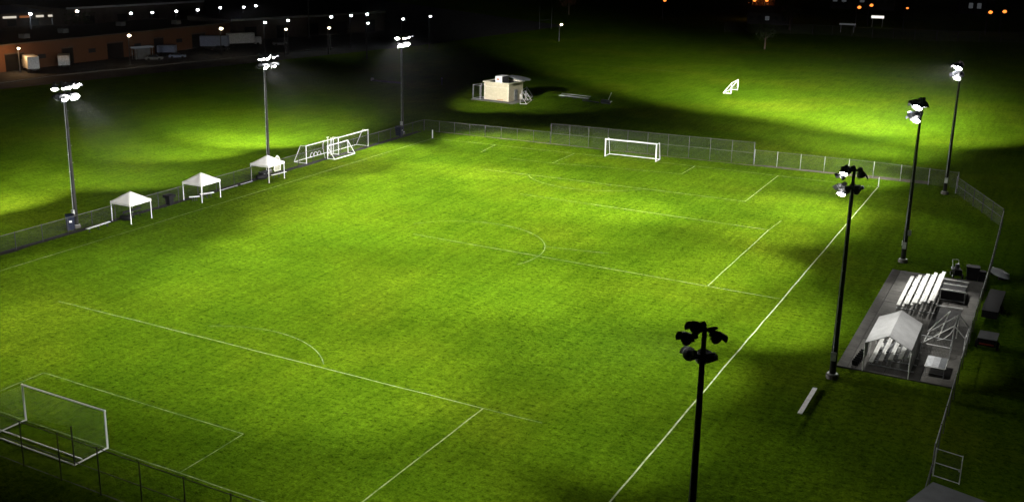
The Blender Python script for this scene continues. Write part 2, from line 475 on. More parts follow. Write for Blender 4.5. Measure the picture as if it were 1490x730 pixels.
# (tier, place on the arm, where the lamp points, kW, cone, lens, housing, sideways stretch of the beam)
mast(-37.25, 1.6, 15.2, (0, 1), [(0, -1.14, (-24, 4), 56, 72, 'lens', D_), (0, -0.39, (-20, 8), 8, 66, 'lens', D_), (0, 0.36, (-24, 12), 59, 72, 'lens', D_), (0, 1.1, (-4, 12), 28, 43, 'lens', D_),
      (1, -1.14, (-4, 24), 61, 38, 'lens', D_), (1, -0.39, (4, 8), 74, 37, 'lens', D_), (1, 0.36, (8, 8), 61, 33, 'lens', D_), (1, 1.1, (-16, 10), 8, 60, 'lens', D_),
      (1, .5, (-54, 24), 150, 42, 'lens', D_, 1.8), (1, -.5, (-55, 8), 90, 40, 'lens', D_, 1.8)],
     "floodlight mast at the near left corner of the pitch")
mast(-37.25, 33.2, 15.2, (0, 1), [(0, -1.14, (-24, 22), 24, 66, 'lens', D_), (0, -0.39, (-20, 32), 21, 72, 'lens', D_), (0, 0.36, (-12, 20), 26, 52, 'lens', D_), (0, 1.1, (-8, 32), 44, 51, 'lens', D_),
      (1, -1.14, (-8, 56), 304, 41, 'lens', D_), (1, -0.39, (-4, 28), 110, 45, 'lens', D_), (1, 0.36, (-4, 40), 188, 45, 'lens', D_), (1, 1.1, (0, 16), 119, 37, 'lens', D_),
      (1, .5, (-55, 58), 215, 42, 'lens', D_, 1.8), (1, -.5, (-57, 36), 170, 42, 'lens', D_, 1.8), (0, 0, (10, 54), 90, 30, 'lens', D_, 1.5)],
     "leftmost blazing floodlight mast, a navy bin at its foot")
mast(-37.25, 64.6, 15.2, (0, 1), [(0, -1.14, (-24, 60), 22, 72, 'lens', D_), (0, -0.39, (-20, 64), 33, 72, 'lens', D_), (0, 0.36, (-16, 48), 79, 55, 'lens', D_), (0, 1.1, (-12, 68), 157, 58, 'lens', D_),
      (1, -1.14, (-12, 88), 283, 44, 'lens', D_), (1, -0.39, (-8, 56), 148, 49, 'lens', D_), (1, 0.36, (0, 88), 216, 35, 'lens', D_), (1, 1.1, (4, 76), 296, 36, 'lens', D_),
      (1, .5, (-56, 87), 560, 40, 'lens', D_, 1.7), (1, -.5, (-58, 72), 190, 42, 'lens', D_, 1.7), (0, 0, (10, 62), 90, 30, 'lens', D_, 1.5)],
     "blazing floodlight mast rising behind the farthest white canopy")
mast(-37.25, 96.8, 15.2, (0, 1), [(0, -1.14, (-28, 80), 150, 72, 'lens', D_), (0, -0.39, (-20, 100), 55, 72, 'lens', D_), (0, 0.36, (-16, 96), 79, 67, 'lens', D_), (0, 1.1, (-12, 100), 24, 58, 'lens', D_),
      (1, -1.14, (-16, 84), 6, 52, 'lens', D_), (1, -0.39, (-10, 90), 6, 50, 'lens', D_), (1, 0.36, (-20, 88), 6, 60, 'lens', D_), (1, 1.1, (-14, 80), 6, 50, 'lens', D_),
      (1, .4, (-39, 137), 190, 28, 'lens', D_, 1.3), (1, -.4, (-27, 146), 520, 26, 'lens', D_, 1.3)],
     "blazing floodlight mast by the far left corner of the fence")
mast(38.5, 1.0, 14.2, (.6, .8), [(0, -.5, (8, 8), 37, 45, 'lensr', D_), (0, -.1, (16, 8), 61, 58, 'lensr', D_), (1, .55, (-16, 28), 420, 42, 'lensr', D_, 1.3), (0, .25, (49, 11), 5, 70, 'lensdim', D_),
      (1, -.45, (16, 24), 35, 44, 'lensr', P_), (1, .1, (24, 24), 72, 51, 'lensr', P_)],
     "nearest floodlight mast, its dark lamp housings seen from behind, close to the bottom edge", arm_half=.6, head=.74, reach=.34, stagger=.2)
mast(38.64, 33.1, 14.8, (.6, .8), [(0, -.55, (16, 28), 38, 61, 'lensr', D_), (0, -.1, (8, 28), 114, 47, 'lensr', D_), (1, .75, (-16, 42), 420, 42, 'lensr', D_, 1.3), (0, .3, (42.6, 38.6), 13, 42, 'lensdim', D_),
      (1, -.6, (24, 28), 41, 72, 'lensr', P_), (1, -.05, (12, 44), 93, 51, 'lensr', P_), (1, .6, (28, 44), 69, 72, 'lensr', P_), (0, -.7, (37, 14), 5, 50, 'lens', D_), (1, -.75, (37, 13), 4, 50, 'lens', P_)],
     "floodlight mast beside the south corner of the concrete pad, one lamp glaring towards the camera", arm_half=.6, head=.78, reach=.36, stagger=.18)
mast(38.97, 64.6, 15.2, (0, 1), [(0, -.85, (16, 44), 113, 49, 'lensr', D_), (0, -.1, (25, 73), 125, 66, 'lensr', D_), (0, .7, (16, 60), 53, 62, 'lensr', D_), (0, .25, (42.2, 54.5), 32, 34, 'lensdim', D_),
      (1, -.85, (20, 52), 102, 63, 'lens', D_), (1, -.1, (0, 84), 248, 35, 'lensr', D_), (1, .7, (24, 88), 110, 53, 'lensr', P_), (0, -.5, (-16, 60), 420, 42, 'lens', D_, 1.3), (1, .3, (-4, 72), 560, 35, 'lensr', D_), (0, -1.2, (34, 38), 9, 50, 'lens', D_), (1, -1.2, (34, 40), 9, 50, 'lens', D_)],
     "floodlight mast past the concrete pad's far end, white notices on its pole")
mast(39.32, 96.5, 15.4, (0, 1), [(0, -.85, (35, 72), 10, 60, 'lens', D_), (0, -.15, (20, 76), 176, 53, 'lens', D_), (0, .5, (24, 100), 81, 72, 'lens', D_),
      (1, -.85, (35, 73), 10, 60, 'lens', D_), (1, -.15, (0, 88), 65, 38, 'lens', D_), (1, .5, (4, 88), 85, 42, 'lens', D_),
      (0, .9, (18, 158), 3000, 21, 'lens', D_, 2.3), (1, .7, (-18, 176), 3600, 15, 'lens', D_, 2.0), (1, 1.1, (30, 152), 1200, 26, 'lens', D_, 2.0), (0, 1.2, (4, 168), 1700, 16, 'lens', D_, 2.2), (1, .3, (22, 136), 480, 40, 'lens', D_, 1.5), (0, .2, (24, 121), 130, 52, 'lens', D_, 1.5)],
     "floodlight mast at the far right corner where the fence bends")

# white notices on the mast by the pad
tag(MB().box((38.97 - .22, 64.6 - .24, 1.9), (.03, .3, .45)).build("notice_board", M['white']), "small white notice low on the mast at the pad's north end", "sign", "notices on the mast")
tag(MB().box((38.97 + .26, 64.6 - .05, 2.9), (.35, .03, .55), .5).build("notice_board", M['white']), "white notice sticking out higher on the mast at the pad's north end", "sign", "notices on the mast")

# ------------------------------------------------------------------ fences
def fence(name, label, pts, h, step, mesh_mat, mid=False, group="chain link fences round the pitch", post_r=.04, bottom=False, railmat='fencesteel', postmat='oldpost'):
    t = thing(name, label, "fence", (*pts[0], 0), 0, group)
    o = Vector((*pts[0], 0))
    pm = MB().tube((0, 0, 0), (0, 0, h + .05), post_r, post_r, 7).mesh("post", M[postmat], True)
    for si, (a, b) in enumerate(zip(pts[:-1], pts[1:])):
        a, b = Vector((*a, 0)), Vector((*b, 0)); L = (b - a).length; n = max(1, round(L / step)); d = (b - a) / n
        for k in range(n + (1 if si == len(pts) - 2 else 0)):
            link("post", pm, t, a + d * k - o)
        zs = [h - .02] + ([h * .52] if mid else []) + ([.1] if bottom else [])
        for z in zs:
            MB().tube(a + Vector((0, 0, z)), b + Vector((0, 0, z)), .026, .026, 6).build("rail", M[railmat], t, o)
        cross = Vector((-d.y, d.x, 0)).normalized() * .034
        for k in range(n):
            p, q = a + d * k + cross, a + d * (k + 1) + cross
            MB().quad(p + Vector((0, 0, .05)), q + Vector((0, 0, .05)), q + Vector((0, 0, h - .05)), p + Vector((0, 0, h - .05))).build("mesh_panel", M[mesh_mat], t, o)
    return t

fence("chain_link_fence", "low chain link fence running along the left touchline behind the white canopies", [(-35.95, -4), (-35.95, 100.9)], 1.75, 3.15, 'chain')
fence("chain_link_fence", "low chain link fence across the far left end up to the taller section", [(-35.9, 101.15), (-14.25, 101.3)], 1.72, 2.75, 'chainfar', postmat='fencesteel')
fence("chain_link_fence", "tall chain link backstop fence behind the far goal", [(-14.15, 101.35), (15.4, 101.8)], 3.0, 2.96, 'chainfar', postmat='fencesteel', mid=True)
fence("chain_link_fence", "low chain link fence from the tall section to the far right corner", [(15.5, 101.8), (30.5, 101.7), (40.3, 100.3), (40.4, 97.5)], 2.0, 3.0, 'chainfar', postmat='galv', bottom=False)
fence("chain_link_fence", "chain link fence cutting diagonally across the far right corner", [(40.45, 97.4), (46.1, 83.1)], 2.0, 3.0, 'chainfar', mid=True)
fence("chain_link_fence", "long chain link fence behind the concrete pad on the right", [(46.12, 83.0), (46.3, 62), (46.22, 45), (46.18, 22.0)], 1.8, 3.0, 'chain', railmat='galv', postmat='fencesteel')
fence("chain_link_fence", "short chain link fence from the open gate to the grey flat roof", [(46.3, 19.2), (46.3, 10)], 1.8, 3.0, 'chain')
fence("chain_link_fence", "tall chain link fence with a middle rail behind the nearest goal", [(-14.6, -4), (20.2, -4.05)], 2.85, 3.16, 'chainnear', mid=True, bottom=True)

g = thing("chain_link_gate", "open chain link gate swung outwards beside the grey flat roof", "gate", (46.3, 21.45, 0))
go = Vector((46.3, 21.45, 0)); e = Vector((47.66, 21.15, 0))
MB().tube(go + Vector((0, 0, .1)), go + Vector((0, 0, 1.85)), .035, .035, 7).build("gate_stile", M['galv'], g, go)
MB().tube(e + Vector((0, 0, .1)), e + Vector((0, 0, 1.85)), .03, .03, 7).build("gate_stile", M['galv'], g, go)
for z in (.15, .95, 1.8):
    MB().tube(go + Vector((0, 0, z)), e + Vector((0, 0, z)), .025, .025, 6).build("gate_rail", M['galv'], g, go)
MB().quad(go + Vector((0, .04, .15)), e + Vector((0, .04, .15)), e + Vector((0, .04, 1.8)), go + Vector((0, .04, 1.8))).build("mesh_panel", M['chain'], g, go)
MB().box(e + Vector((-.06, -.05, .95)), (.12, .05, .16)).build("latch", M['galv'], g, go)

# ------------------------------------------------------------------ goals
def big_goal(label, loc, rz, depth_top, depth_bot, netm='net', stanchion=None, midbar=None, pr=.06):
    """front face along local x, net goes to local -y"""
    t = thing("football_goal", label, "goal", loc, rz, "full size football goals")
    w = 3.66
    for sx in (-1, 1):
        MB().tube((sx * w, 0, 0), (sx * w, 0, 2.5), pr, pr, 8).build("goal_post", M['white'], t)
    MB().tube((-w - pr, 0, 2.44), (w + pr, 0, 2.44), pr, pr, 8).build("crossbar", M['white'], t)
    MB().tube((-w, -depth_bot, .06), (w, -depth_bot, .06), .05, .05, 8).build("ground_bar", M['white'], t)
    for sx in (-1, 1):
        MB().tube((sx * w, 0, .06), (sx * w, -depth_bot, .06), .05, .05, 8).build("ground_bar", M['white'], t)
    zt = 2.40
    if stanchion:
        for sx in (-1, 1):
            MB().tube((sx * w, -depth_bot + .03, 0), (sx * w, -depth_bot + .03, 2.5), .045, .045, 7).build("net_stanchion", M['dark'], t)
    else:
        for sx in (-1, 1):
            MB().poly([(sx * w, 0, zt), (sx * w, -depth_top, zt), (sx * w, -depth_bot, .06)], .035).build("net_support", M['white'], t)
    if midbar:
        MB().bar((-w - .1, midbar[0], midbar[1]), (w - .1, midbar[0], midbar[1]), .07, .07).build("weight_bar", M['white'], t)
    nb = MB()
    dt = depth_top
    sag = .28 if stanchion else .06
    m_ = 8
    for i in range(m_):      # roof and back of the net, sagging between its ties
        x0, x1 = -w + 2 * w * i / m_, -w + 2 * w * (i + 1) / m_
        s0, s1 = sag * sin(pi * i / m_), sag * sin(pi * (i + 1) / m_)
        nb.quad((x0, -.02, 2.42), (x1, -.02, 2.42), (x1, -dt, zt - s1), (x0, -dt, zt - s0))
        nb.quad((x0, -dt, zt - s0), (x1, -dt, zt - s1), (x1, -depth_bot + .04, .1), (x0, -depth_bot + .04, .1))
    for sx in (-1, 1):
        nb.quad((sx * w, -.03, .1), (sx * w, -depth_bot + .04, .1), (sx * w, -dt, zt), (sx * w, -.03, zt))
    nb.build("net", M[netm], t)
    return t

big_goal("nearest full size white goal with dark net stanchions, in front of the near fence", (0, 0, 0), 0, 2.35, 2.5, 'net', stanchion=True, midbar=(-1.85, .12))
big_goal("far full size white goal standing on the far goal line before the tall fence", (-.07, 96.7, 0), pi, 1.2, 1.7, pr=.09)
big_goal("full size white goal stored along the left fence, nearer half of the pair", (-36.3, 74.95, 0), -pi / 2, .95, 2.1)
big_goal("full size white goal stored along the left fence, farther half of the pair", (-36.15, 82.1, 0), -pi / 2, .95, 2.1)

def small_goal(label, loc, rz, w=2.45, h=1.85, d=1.35, cat_group="small portable goals", pr=.055):
    """uprights on the local y=0 line, sloping stays to local +y"""
    t = thing("portable_goal", label, "goal", loc, rz, cat_group)
    for sx in (-1, 1):
        MB().tube((sx * w, 0, 0), (sx * w, 0, h), pr, pr, 8).build("upright", M['white'], t)
        MB().tube((sx * w, 0, h), (sx * w, d, .05), pr * .9, pr * .9, 8).build("sloping_stay", M['white'], t)
        MB().tube((sx * w, .05, .05), (sx * w, d, .05), pr * .8, pr * .8, 8).build("ground_bar", M['white'], t)
    MB().tube((-w - .06, 0, h), (w + .06, 0, h), pr, pr, 8).build("crossbar", M['white'], t)
    MB().tube((-w, d, .05), (w, d, .05), pr * .85, pr * .85, 8).build("ground_bar", M['white'], t)
    nb = MB()
    nb.quad((-w, .03, h - .02), (w, .03, h - .02), (w, d, .08), (-w, d, .08))
    for sx in (-1, 1): nb.add([(sx * w, .02, .06), (sx * w, d, .06), (sx * w, .02, h)], [(0, 1, 2)], [((0, 0), (d, 0), (0, h))])
    nb.build("net", M['net'], t)
    return t

sg = small_goal("small white goal leaning in front of the two stored goals by the left fence", (-35.85, 77.85, 0), -pi / 2, 2.42, 1.8, 1.2)
dup(sg, (-35.7, 135.7, 0), radians(-75), "small white goal in front of the cream hut on the far field, nearer one")
dup(sg, (-37.6, 140.2, 0), radians(-75), "small white goal standing behind the other beside the cream hut")
fg = small_goal("lone white goal on the floodlit far field", (-5.8, 169.2, 0), radians(93), 2.95, 2.1, 1.5, pr=.03)
# two upright boards leaning between the stored goals
for yy, xx in ((76.6, -36.7), (77.6, -36.75)):
    pass
arches = thing("practice_hoops", "row of low white practice hoops lying inside the stored goal", "training hoops", (-38.3, 76.0, 0))
for k in range(3):
    y0 = -.85 + k * .75
    pts = [(0 + .05 * k, y0 + .42 * cos(pi * i / 8), .05 + .62 * sin(pi * i / 8)) for i in range(9)]
    MB().poly(pts, .035).build("hoop", M['white'], arches)
rb = thing("rebound_net", "white curved rebound frame standing between the stored goals", "training frame", (-36.9, 77.6, 0))
MB().poly([(.6, -2.1, 0), (.4, -2.05, .6), (.1, -1.9, 1.3), (-.1, -1.6, 1.9), (-.2, -1.2, 2.3)], .035).build("curved_bar", M['white'], rb)
for dy, hh in ((-.55, 2.55), (.2, 2.5), (.75, 2.3)):
    MB().bar((-.1, dy, 0), (-.05, dy, hh), .1, .1).build("upright", M['white'], rb)
MB().box((-.1, -.5, 2.62), (.12, .5, .1)).build("cap_bar", M['white'], rb)

dm = thing("round_target_net", "pale rounded net frame peeking over the farthest white canopy", "target net", (-36.9, 65.9, 0), radians(0))
out = [(0, .62 * sx, z) for sx, z in ((-.95, .0), (-1, .55), (-1, 1.1), (-.9, 1.45), (-.55, 1.8), (0, 2.02), (.55, 1.8), (.9, 1.45), (1, 1.1), (1, .55), (.95, 0))]
MB().poly(out + [out[0]], .04).build("frame", M['white'], dm)
nb = MB(); nb.add(out, [tuple(range(len(out)))], [[(p[1], p[2]) for p in out]]); nb.build("net", mesh_fabric("dense_white_net", (.6, .58, .5), .05, .02, False), dm)
MB().tube((0, 0, 1.5), (-.7, 0, 0), .03, .03, 6).build("prop", M['white'], dm)

# corner flags
for label, (x, y), h, r in (("white corner post at the far right corner of the pitch", (32.0, 96.1), 1.25, .05), ("thick white corner post at the far left corner of the pitch", (-31.3, 95.9), 1.3, .09)):
    t = thing("corner_post", label, "corner post", (x, y, 0), 0, "corner posts")
    MB().tube((0, 0, .05), (0, 0, h), r, r, 8).build("post", M['white'], t)
    MB().lathe([(0, .2), (.05, .18), (.06, .06)], 10).build("base_disc", M['black'], t)

# ------------------------------------------------------------------ canopies along the touchline
def canopy(label, loc, sx, sy):
    t = thing("canopy_tent", label, "canopy", loc, 0, "white pop-up canopies along the left touchline")
    hx, hy, he, ha = sx / 2, sy / 2, 2.05, 3.15
    n = 8; mbk = MB()
    def P(u, v):
        m_ = max(abs(u), abs(v)); k = 1 - m_
        z = he + .14 + (ha - he - .14) * (k ** 1.25) - .09 * (1 - abs(abs(u) - abs(v)) if m_ > .01 else 0) * 0
        sag = -.10 * (1 - abs(abs(u) - abs(v)) ) * 0 + .05 * (min(abs(u), abs(v)) / max(m_, .01)) * sin(pi * m_)
        return (u * hx, v * hy, z + sag)
    g_ = [[P(-1 + 2 * i / (2 * n), -1 + 2 * j / (2 * n)) for i in range(2 * n + 1)] for j in range(2 * n + 1)]
    w_ = 2 * n + 1
    vs = [p for r in g_ for p in r]
    fs = [(j * w_ + i, j * w_ + i + 1, (j + 1) * w_ + i + 1, (j + 1) * w_ + i) for j in range(2 * n) for i in range(2 * n)]
    top = mbk.add(vs, fs).build("canopy_roof", M['canvas'], t, smooth=True)
    vb = MB()
    for (a, b) in (((-1, -1), (1, -1)), ((1, -1), (1, 1)), ((1, 1), (-1, 1)), ((-1, 1), (-1, -1))):
        for k in range(4):
            f0, f1 = k / 4, (k + 1) / 4
            p = [a[0] + (b[0] - a[0]) * f for f in (f0, f1)]; q = [a[1] + (b[1] - a[1]) * f for f in (f0, f1)]
            e1 = 1.004
            vb.add([(p[0] * hx * e1, q[0] * hy * e1, he - .13 + .02 * (k % 2)), (p[1] * hx * e1, q[1] * hy * e1, he - .13 + .02 * ((k + 1) % 2)),
                    (p[1] * hx * e1, q[1] * hy * e1, he + .14), (p[0] * hx * e1, q[0] * hy * e1, he + .14)], [(0, 1, 2, 3)])
    vb.build("valance", M['canvas'], top)
    MB().poly([(-hx, -hy, he - .02), (hx, -hy, he - .02), (hx, hy, he - .02), (-hx, hy, he - .02), (-hx, -hy, he - .02)], .02).build("truss_bar", M['galv'], t)
    for a in (-1, 1):
        for b in (-1, 1):
            lg = MB().bar((a * (hx - .05), b * (hy - .05), .01), (a * (hx - .05), b * (hy - .05), he + .05), .06, .06).build("leg", M['white'], t)
            MB().box((a * (hx - .05), b * (hy - .05), .012), (.14, .14, .024)).build("foot_plate", M['galv'], lg)
    return t
canopy("white pop-up canopy nearest the camera, right of the leftmost mast", (-34.75, 38.55, 0), 2.95, 3.05)
canopy("middle one of the three white pop-up canopies, white benches under it", (-34.75, 49.45, 0), 2.95, 3.2)
canopy("farthest white pop-up canopy, standing in front of a mast's foot", (-34.7, 61.3, 0), 2.95, 3.1)

# benches
def bench(label, loc, rz, L, h=.45, w=.30, seat='alu', legs='dark', back=False):
    t = thing("bench", label, "bench", loc, rz, "team benches along the left touchline")
    MB().box((0, 0, h), (w, L, .05)).build("seat", M[seat], t)
    for sy in (-1, 0, 1):
        lg = MB(); y = sy * (L / 2 - .35)
        lg.box((0, y, h / 2 - .015), (.06, .06, h - .07)); lg.box((0, y, .02), (w + .2, .06, .04))
        lg.build("leg", M[legs], t)
    if back: MB().box((-w / 2 - .04, 0, h + .35), (.05, L, .3)).build("backrest", M[seat], t)
    return t
bench("silver plank bench on dark legs between the leftmost mast and the nearest canopy", (-34.75, 33.9, 0), radians(4), 3.3)
bench("black bench with a backrest under the nearest canopy", (-35.2, 39.2, 0), 0, 2.6, .45, .35, 'black', 'black', True)
bench("short white bench under the middle canopy, nearer the camera", (-34.95, 48.4, 0), radians(-40), 1.2, .45, .36, 'white')
bench("white topped bench under the middle canopy, farther from the camera", (-34.7, 50.2, 0), radians(-25), 1.7, .5, .42, 'white')
bench("white plank bench sticking out of the farthest canopy", (-34.4, 63.1, 0), radians(-6), 2.6, .45, .26, 'alu')
for lb, y0, y1 in (("white plank on the dark strip beyond the middle canopy", 53.2, 56.4), ("white plank on the dark strip before the farthest canopy", 57.0, 59.2)):
    t = thing("plank", lb, "plank", (-35.45, (y0 + y1) / 2, 0), 0, "planks along the left fence")
    MB().box((0, 0, .12), (.16, y1 - y0, .04)).build("board", M['galv'], t)
    for s_ in (-1, 1): MB().box((0, s_ * (y1 - y0) * .38, .05), (.18, .08, .1)).build("block", M['dark'], t)

def bag(label, loc, rz, s=1.0):
    t = thing("kit_bag", label, "bag", loc, rz, "kit bags under the canopies")
    L = .42 * s; r = .2 * s
    MB().lathe([(-L, r * .6), (-L * .9, r * .95), (0, r), (L * .9, r * .95), (L, r * .6)], 12, 'X', (0, 0, r)).build("body", M['black'], t, smooth=True)
    MB().poly([(-L * .5, r * .5, r * 1.8), (-L * .3, 0, r * 2.5), (L * .3, 0, r * 2.5), (L * .5, r * .5, r * 1.8)], .02).build("handle", M['dark'], t)
    return t
bag("black kit bag on the grass under the nearest canopy", (-35.0, 37.9, 0), .4, 1.5)
bag("black kit bag under the farthest canopy by its front leg", (-35.3, 60.8, 0), 1.1, 1.7)
def crate_stack(label, loc, rz):
    t = thing("equipment_box", label, "equipment box", loc, rz)
    MB().box((0, 0, .42), (.7, 1.3, .75)).build("body", M['black'], t)
    MB().box((0, 0, .83), (.75, 1.36, .08)).build("lid", M['dark'], t)
    for s_ in (-1, 1): MB().box((.37, s_ * .35, .6), (.03, .1, .16)).build("latch", M['galv'], t)
crate_stack("black equipment box under the farthest canopy near the fence", (-35.6, 61.6, 0), .1)

# bins
def bin_(label, loc, rz, m, w, d, h, wheels=True, label_plate=False, flare=False):
    t = thing("wheeled_bin", label, "bin", loc, rz, "bins along the left fence")
    vs = []
    for z, k in ((.08, .86), (h - .12, 1.0)):
        vs += [(sx * w / 2 * k, sy * d / 2 * k, z) for sx, sy in ((-1, -1), (1, -1), (1, 1), (-1, 1))]
    MB().add(vs, [(3, 2, 1, 0), (4, 5, 6, 7), (0, 1, 5, 4), (1, 2, 6, 5), (2, 3, 7, 6), (3, 0, 4, 7)]).build("body", M[m], t)
    k = 1.45 if flare else 1.08
    ld = MB().box((0, 0, h - .05 - (.12 if flare else 0)), (w * k, d * k, .12 if not flare else .3)).build("lid", M[m], t)
    MB().tube((-w * .4, d * k / 2 + .04, h - .08), (w * .4, d * k / 2 + .04, h - .08), .025, .025, 6).build("handle", M['dark'], ld)
    if wheels:
        for sx in (-1, 1): MB().tube((sx * w * .42, d * .42, .12), (sx * w * .5, d * .42, .12), .12, .12, 10).build("wheel", M['black'], t)
    if label_plate: MB().box((w / 2 * .98 + .012, 0, h * .62), (.02, d * .32, h * .12)).build("plate", M['white'], t)
    return t
bin_("tall navy blue bin with a white plate at the foot of the leftmost mast", (-37.0, 32.2, 0), radians(-35), 'navy', .95, .85, 1.65, True, True)
bin_("black bin with an overhanging lid between the nearest and the middle canopy", (-35.85, 45.3, 0), 0, 'black', .72, .72, 1.22, False, False, True)
bin_("dark navy bin behind the fence at the foot of the far left mast", (-36.7, 95.0, 0), 0, 'navy', 1.0, .8, 1.5, False, True)

# aluminium plank bench lying on the grass on the right
t = thing("bench", "aluminium bench top lying alone on the dark grass right of the nearest mast", "bench", (38.03, 28.25, 0), radians(0))
for dx in (-.075, .075): MB().box((dx, 0, .075), (.135, 4.6, .05)).build("plank", M['alu'], t)
for dy in (-1.9, 0, 1.9): MB().box((0, dy, .025), (.26, .08, .05)).build("leg", M['dark'], t)

# ------------------------------------------------------------------ bleachers on the pad
def bleacher(label, x0, y0, y1, z0, seatmat, rows=5, step=.61, rise=.2, footmat=None, junk=False):
    o = Vector((x0, (y0 + y1) / 2, Z0))
    t = thing("bleacher", label, "bleacher", o, 0, "aluminium bleachers on the concrete pad")
    L = y1 - y0
    for r in range(rows):
        x = r * step; z = z0 + r * rise
        for dx in (0, .145): MB().box((x + dx, 0, z), (.135, L, .045)).build("seat_plank", M[seatmat], t)
        if r: MB().box((x - .17, 0, z - .22), (.15, L, .04)).build("foot_plank", M[footmat or seatmat], t)
    for k in range(4):
        y = -L / 2 + .5 + (L - 1) * k / 3
        fr = MB()
        fr.bar((-.1, y, .04), (rows * step - .2, y, .04), .06, .06)
        for r in range(rows): fr.bar((r * step + .07, y, .04), (r * step + .07, y, z0 + r * rise - .03), .05, .05)
        fr.bar((-.05, y, z0 - .12), ((rows - 1) * step + .1, y, z0 + (rows - 1) * rise - .12), .05, .05)
        fr.build("frame", M['galv'], t)
    return t
bleacher("bare bright aluminium bleacher on the north half of the concrete pad", 40.45, 49.9, 58.7, .43, 'alu')
bl2 = bleacher("grey bleacher standing under the gabled tarpaulin tent", 40.55, 36.2, 41.4, .40, 'alu', footmat='panelgrey')

# gabled tent over the second bleacher
t = thing("gabled_tent", "grey white gabled tarpaulin tent over a bleacher on the concrete pad", "tent", (41.72, 38.2, Z0))
xl, xr, ya, yb, ze, zr = -1.5, 1.5, -3.0, 3.05, 2.12, 2.9
rf = MB(); n = 6
for side, xe in ((-1, xl), (1, xr)):
    vs = []
    for i in range(n + 1):
        for j in range(5):
            f = j / 4; y = ya + (yb - ya) * i / n
            sag = -.05 * sin(pi * f) * (.4 + .6 * abs(sin(pi * i / 2)))
            vs.append((xe * f, y, zr + (ze - zr) * f + sag))
    fs = [(i * 5 + j, (i + 1) * 5 + j, (i + 1) * 5 + j + 1, i * 5 + j + 1) for i in range(n) for j in range(4)]
    MB().add(vs, fs).build("roof_sheet", M['tarp'], t, smooth=True)
    MB().add([(xe * 1.003, ya, ze), (xe * 1.003, yb, ze), (xe * 1.01, yb, ze - .18), (xe * 1.01, ya, ze - .18)], [(0, 1, 2, 3)]).build("eave_flap", M['tarp'], t)
for xe in (xl, xr):
    for y in (ya + .05, (ya + yb) / 2, yb - .05):
        lg = MB().tube((xe * .985, y, 0), (xe * .985, y, ze - .02), .03, .03, 7).build("leg", M['white'], t)
for y in (ya + .05, yb - .05):
    MB().poly([(xl * .985, y, ze - .03), (0, y, zr - .05), (xr * .985, y, ze - .03)], .025).build("rafter", M['white'], t)
MB().tube((0, ya, zr - .04), (0, yb, zr - .04), .025, .025, 6).build("ridge_pole", M['white'], t)
MB().add([(xl * .99, ya + .05, .9), (xl * .99, ya + 1.9, .75), (xl * .99, ya + 1.9, ze), (xl * .99, ya + .05, ze)], [(0, 1, 2, 3)]).build("side_wall", M['tarp'], t)
MB().add([(xr * .99, ya + .6, .15), (xr * .99, yb, .15), (xr * .99, yb, ze), (xr * .99, ya + .6, ze)], [(0, 1, 2, 3)]).build("side_wall", M['tarp'], t)
# pieces under the tent
for i, (x, y, z, L_, a) in enumerate(((40.95, 38.7, .85, 1.5, .08), (41.55, 38.2, 1.02, 1.9, -.05), (42.2, 37.6, 1.2, 1.2, .04))):
    tag(MB().box((x, y, z + .02), (.16, L_, .09), a).build("loose_board", M['alu' if i != 1 else 'panelgrey']),
        ("pale loose board on the left rows of the tented bleacher", "grey loose board on the middle rows of the tented bleacher", "pale loose board on the right rows of the tented bleacher")[i], "board")

t = thing("stacked_chairs", "dark folded chairs stacked on the slab left of the gabled tent", "chairs", (39.75, 37.0, Z0), radians(-4))
for k in range(7):
    y = -1.3 + k * .42
    MB().box((0, y, .28), (.4, .05, .5), mtx=Euler((radians(28), 0, 0)).to_matrix()).build("folded_chair", M['black'], t)
MB().tube((-.14, -1.6, .1), (-.14, 1.6, .1), .025, .025, 6).build("rack_rail", M['dark'], t)
MB().tube((.14, -1.6, .1), (.14, 1.6, .1), .025, .025, 6).build("rack_rail", M['dark'], t)

# ball table
t = thing("table", "grey topped folding table beside the gabled tent", "table", (44.68, 37.55, Z0))
for k in range(3):
    MB().box((-.41 + k * .41, 0, .76), (.40, 2.1, .04)).build("table_board", M['trailer' if k == 0 else ('panelgrey' if k == 2 else 'pale')], t)
MB().poly([(-.64, -1.08, .74), (.64, -1.08, .74), (.64, 1.08, .74), (-.64, 1.08, .74), (-.64, -1.08, .74)], .022).build("rim", M['white'], t)
for a in (-1, 1):
    for b in (-1, 1): MB().tube((a * .58, b * .95, 0), (a * .58, b * .95, .74), .025, .025, 6).build("leg", M['galv'], t)
MB().tube((-.58, -.95, .25), (.58, -.95, .25), .02, .02, 6).build("stretcher", M['galv'], t)

# netted frames between the tent and the fence
t = thing("netted_frame", "peaked white netted frame folded beside the fence on the concrete pad", "net frame", (44.6, 44.0, Z0))
o = Vector((44.6, 44.0, Z0)); 
A, B_, C_, D2, E_, F_ = (43.3, 42.6, .35), (43.42, 45.3, .35), (45.2, 42.6, 2.0), (45.28, 45.4, 2.0), (46.05, 45.5, 1.05), (46.0, 42.9, 1.05)
for p, q in ((A, C_), (B_, D2), (C_, D2), (D2, E_), (C_, F_), (E_, F_), (A, B_)):
    MB().tube(p, q, .045, .045, 7).build("frame_bar", M['white'], t, o)
MB().quad(A, B_, D2, C_).build("net", M['netthick'], t, o)
MB().quad(C_, D2, E_, F_).build("net", M['netthick'], t, o)
for (p, q) in (((44.6, 45.9, 2.0), (43.25, 45.95, .1)), ((44.6, 45.9, 2.0), (44.2, 43.2, .7))):
    MB().tube(p, q, .045, .045, 7).build("frame_bar", M['white'], t, o)
MB().poly([(45.25, 42.7, 1.9), (45.0, 42.3, 1.4), (44.6, 42.2, 1.0), (44.2, 42.3, .8)], .03).build("frame_bar", M['white'], t, o)
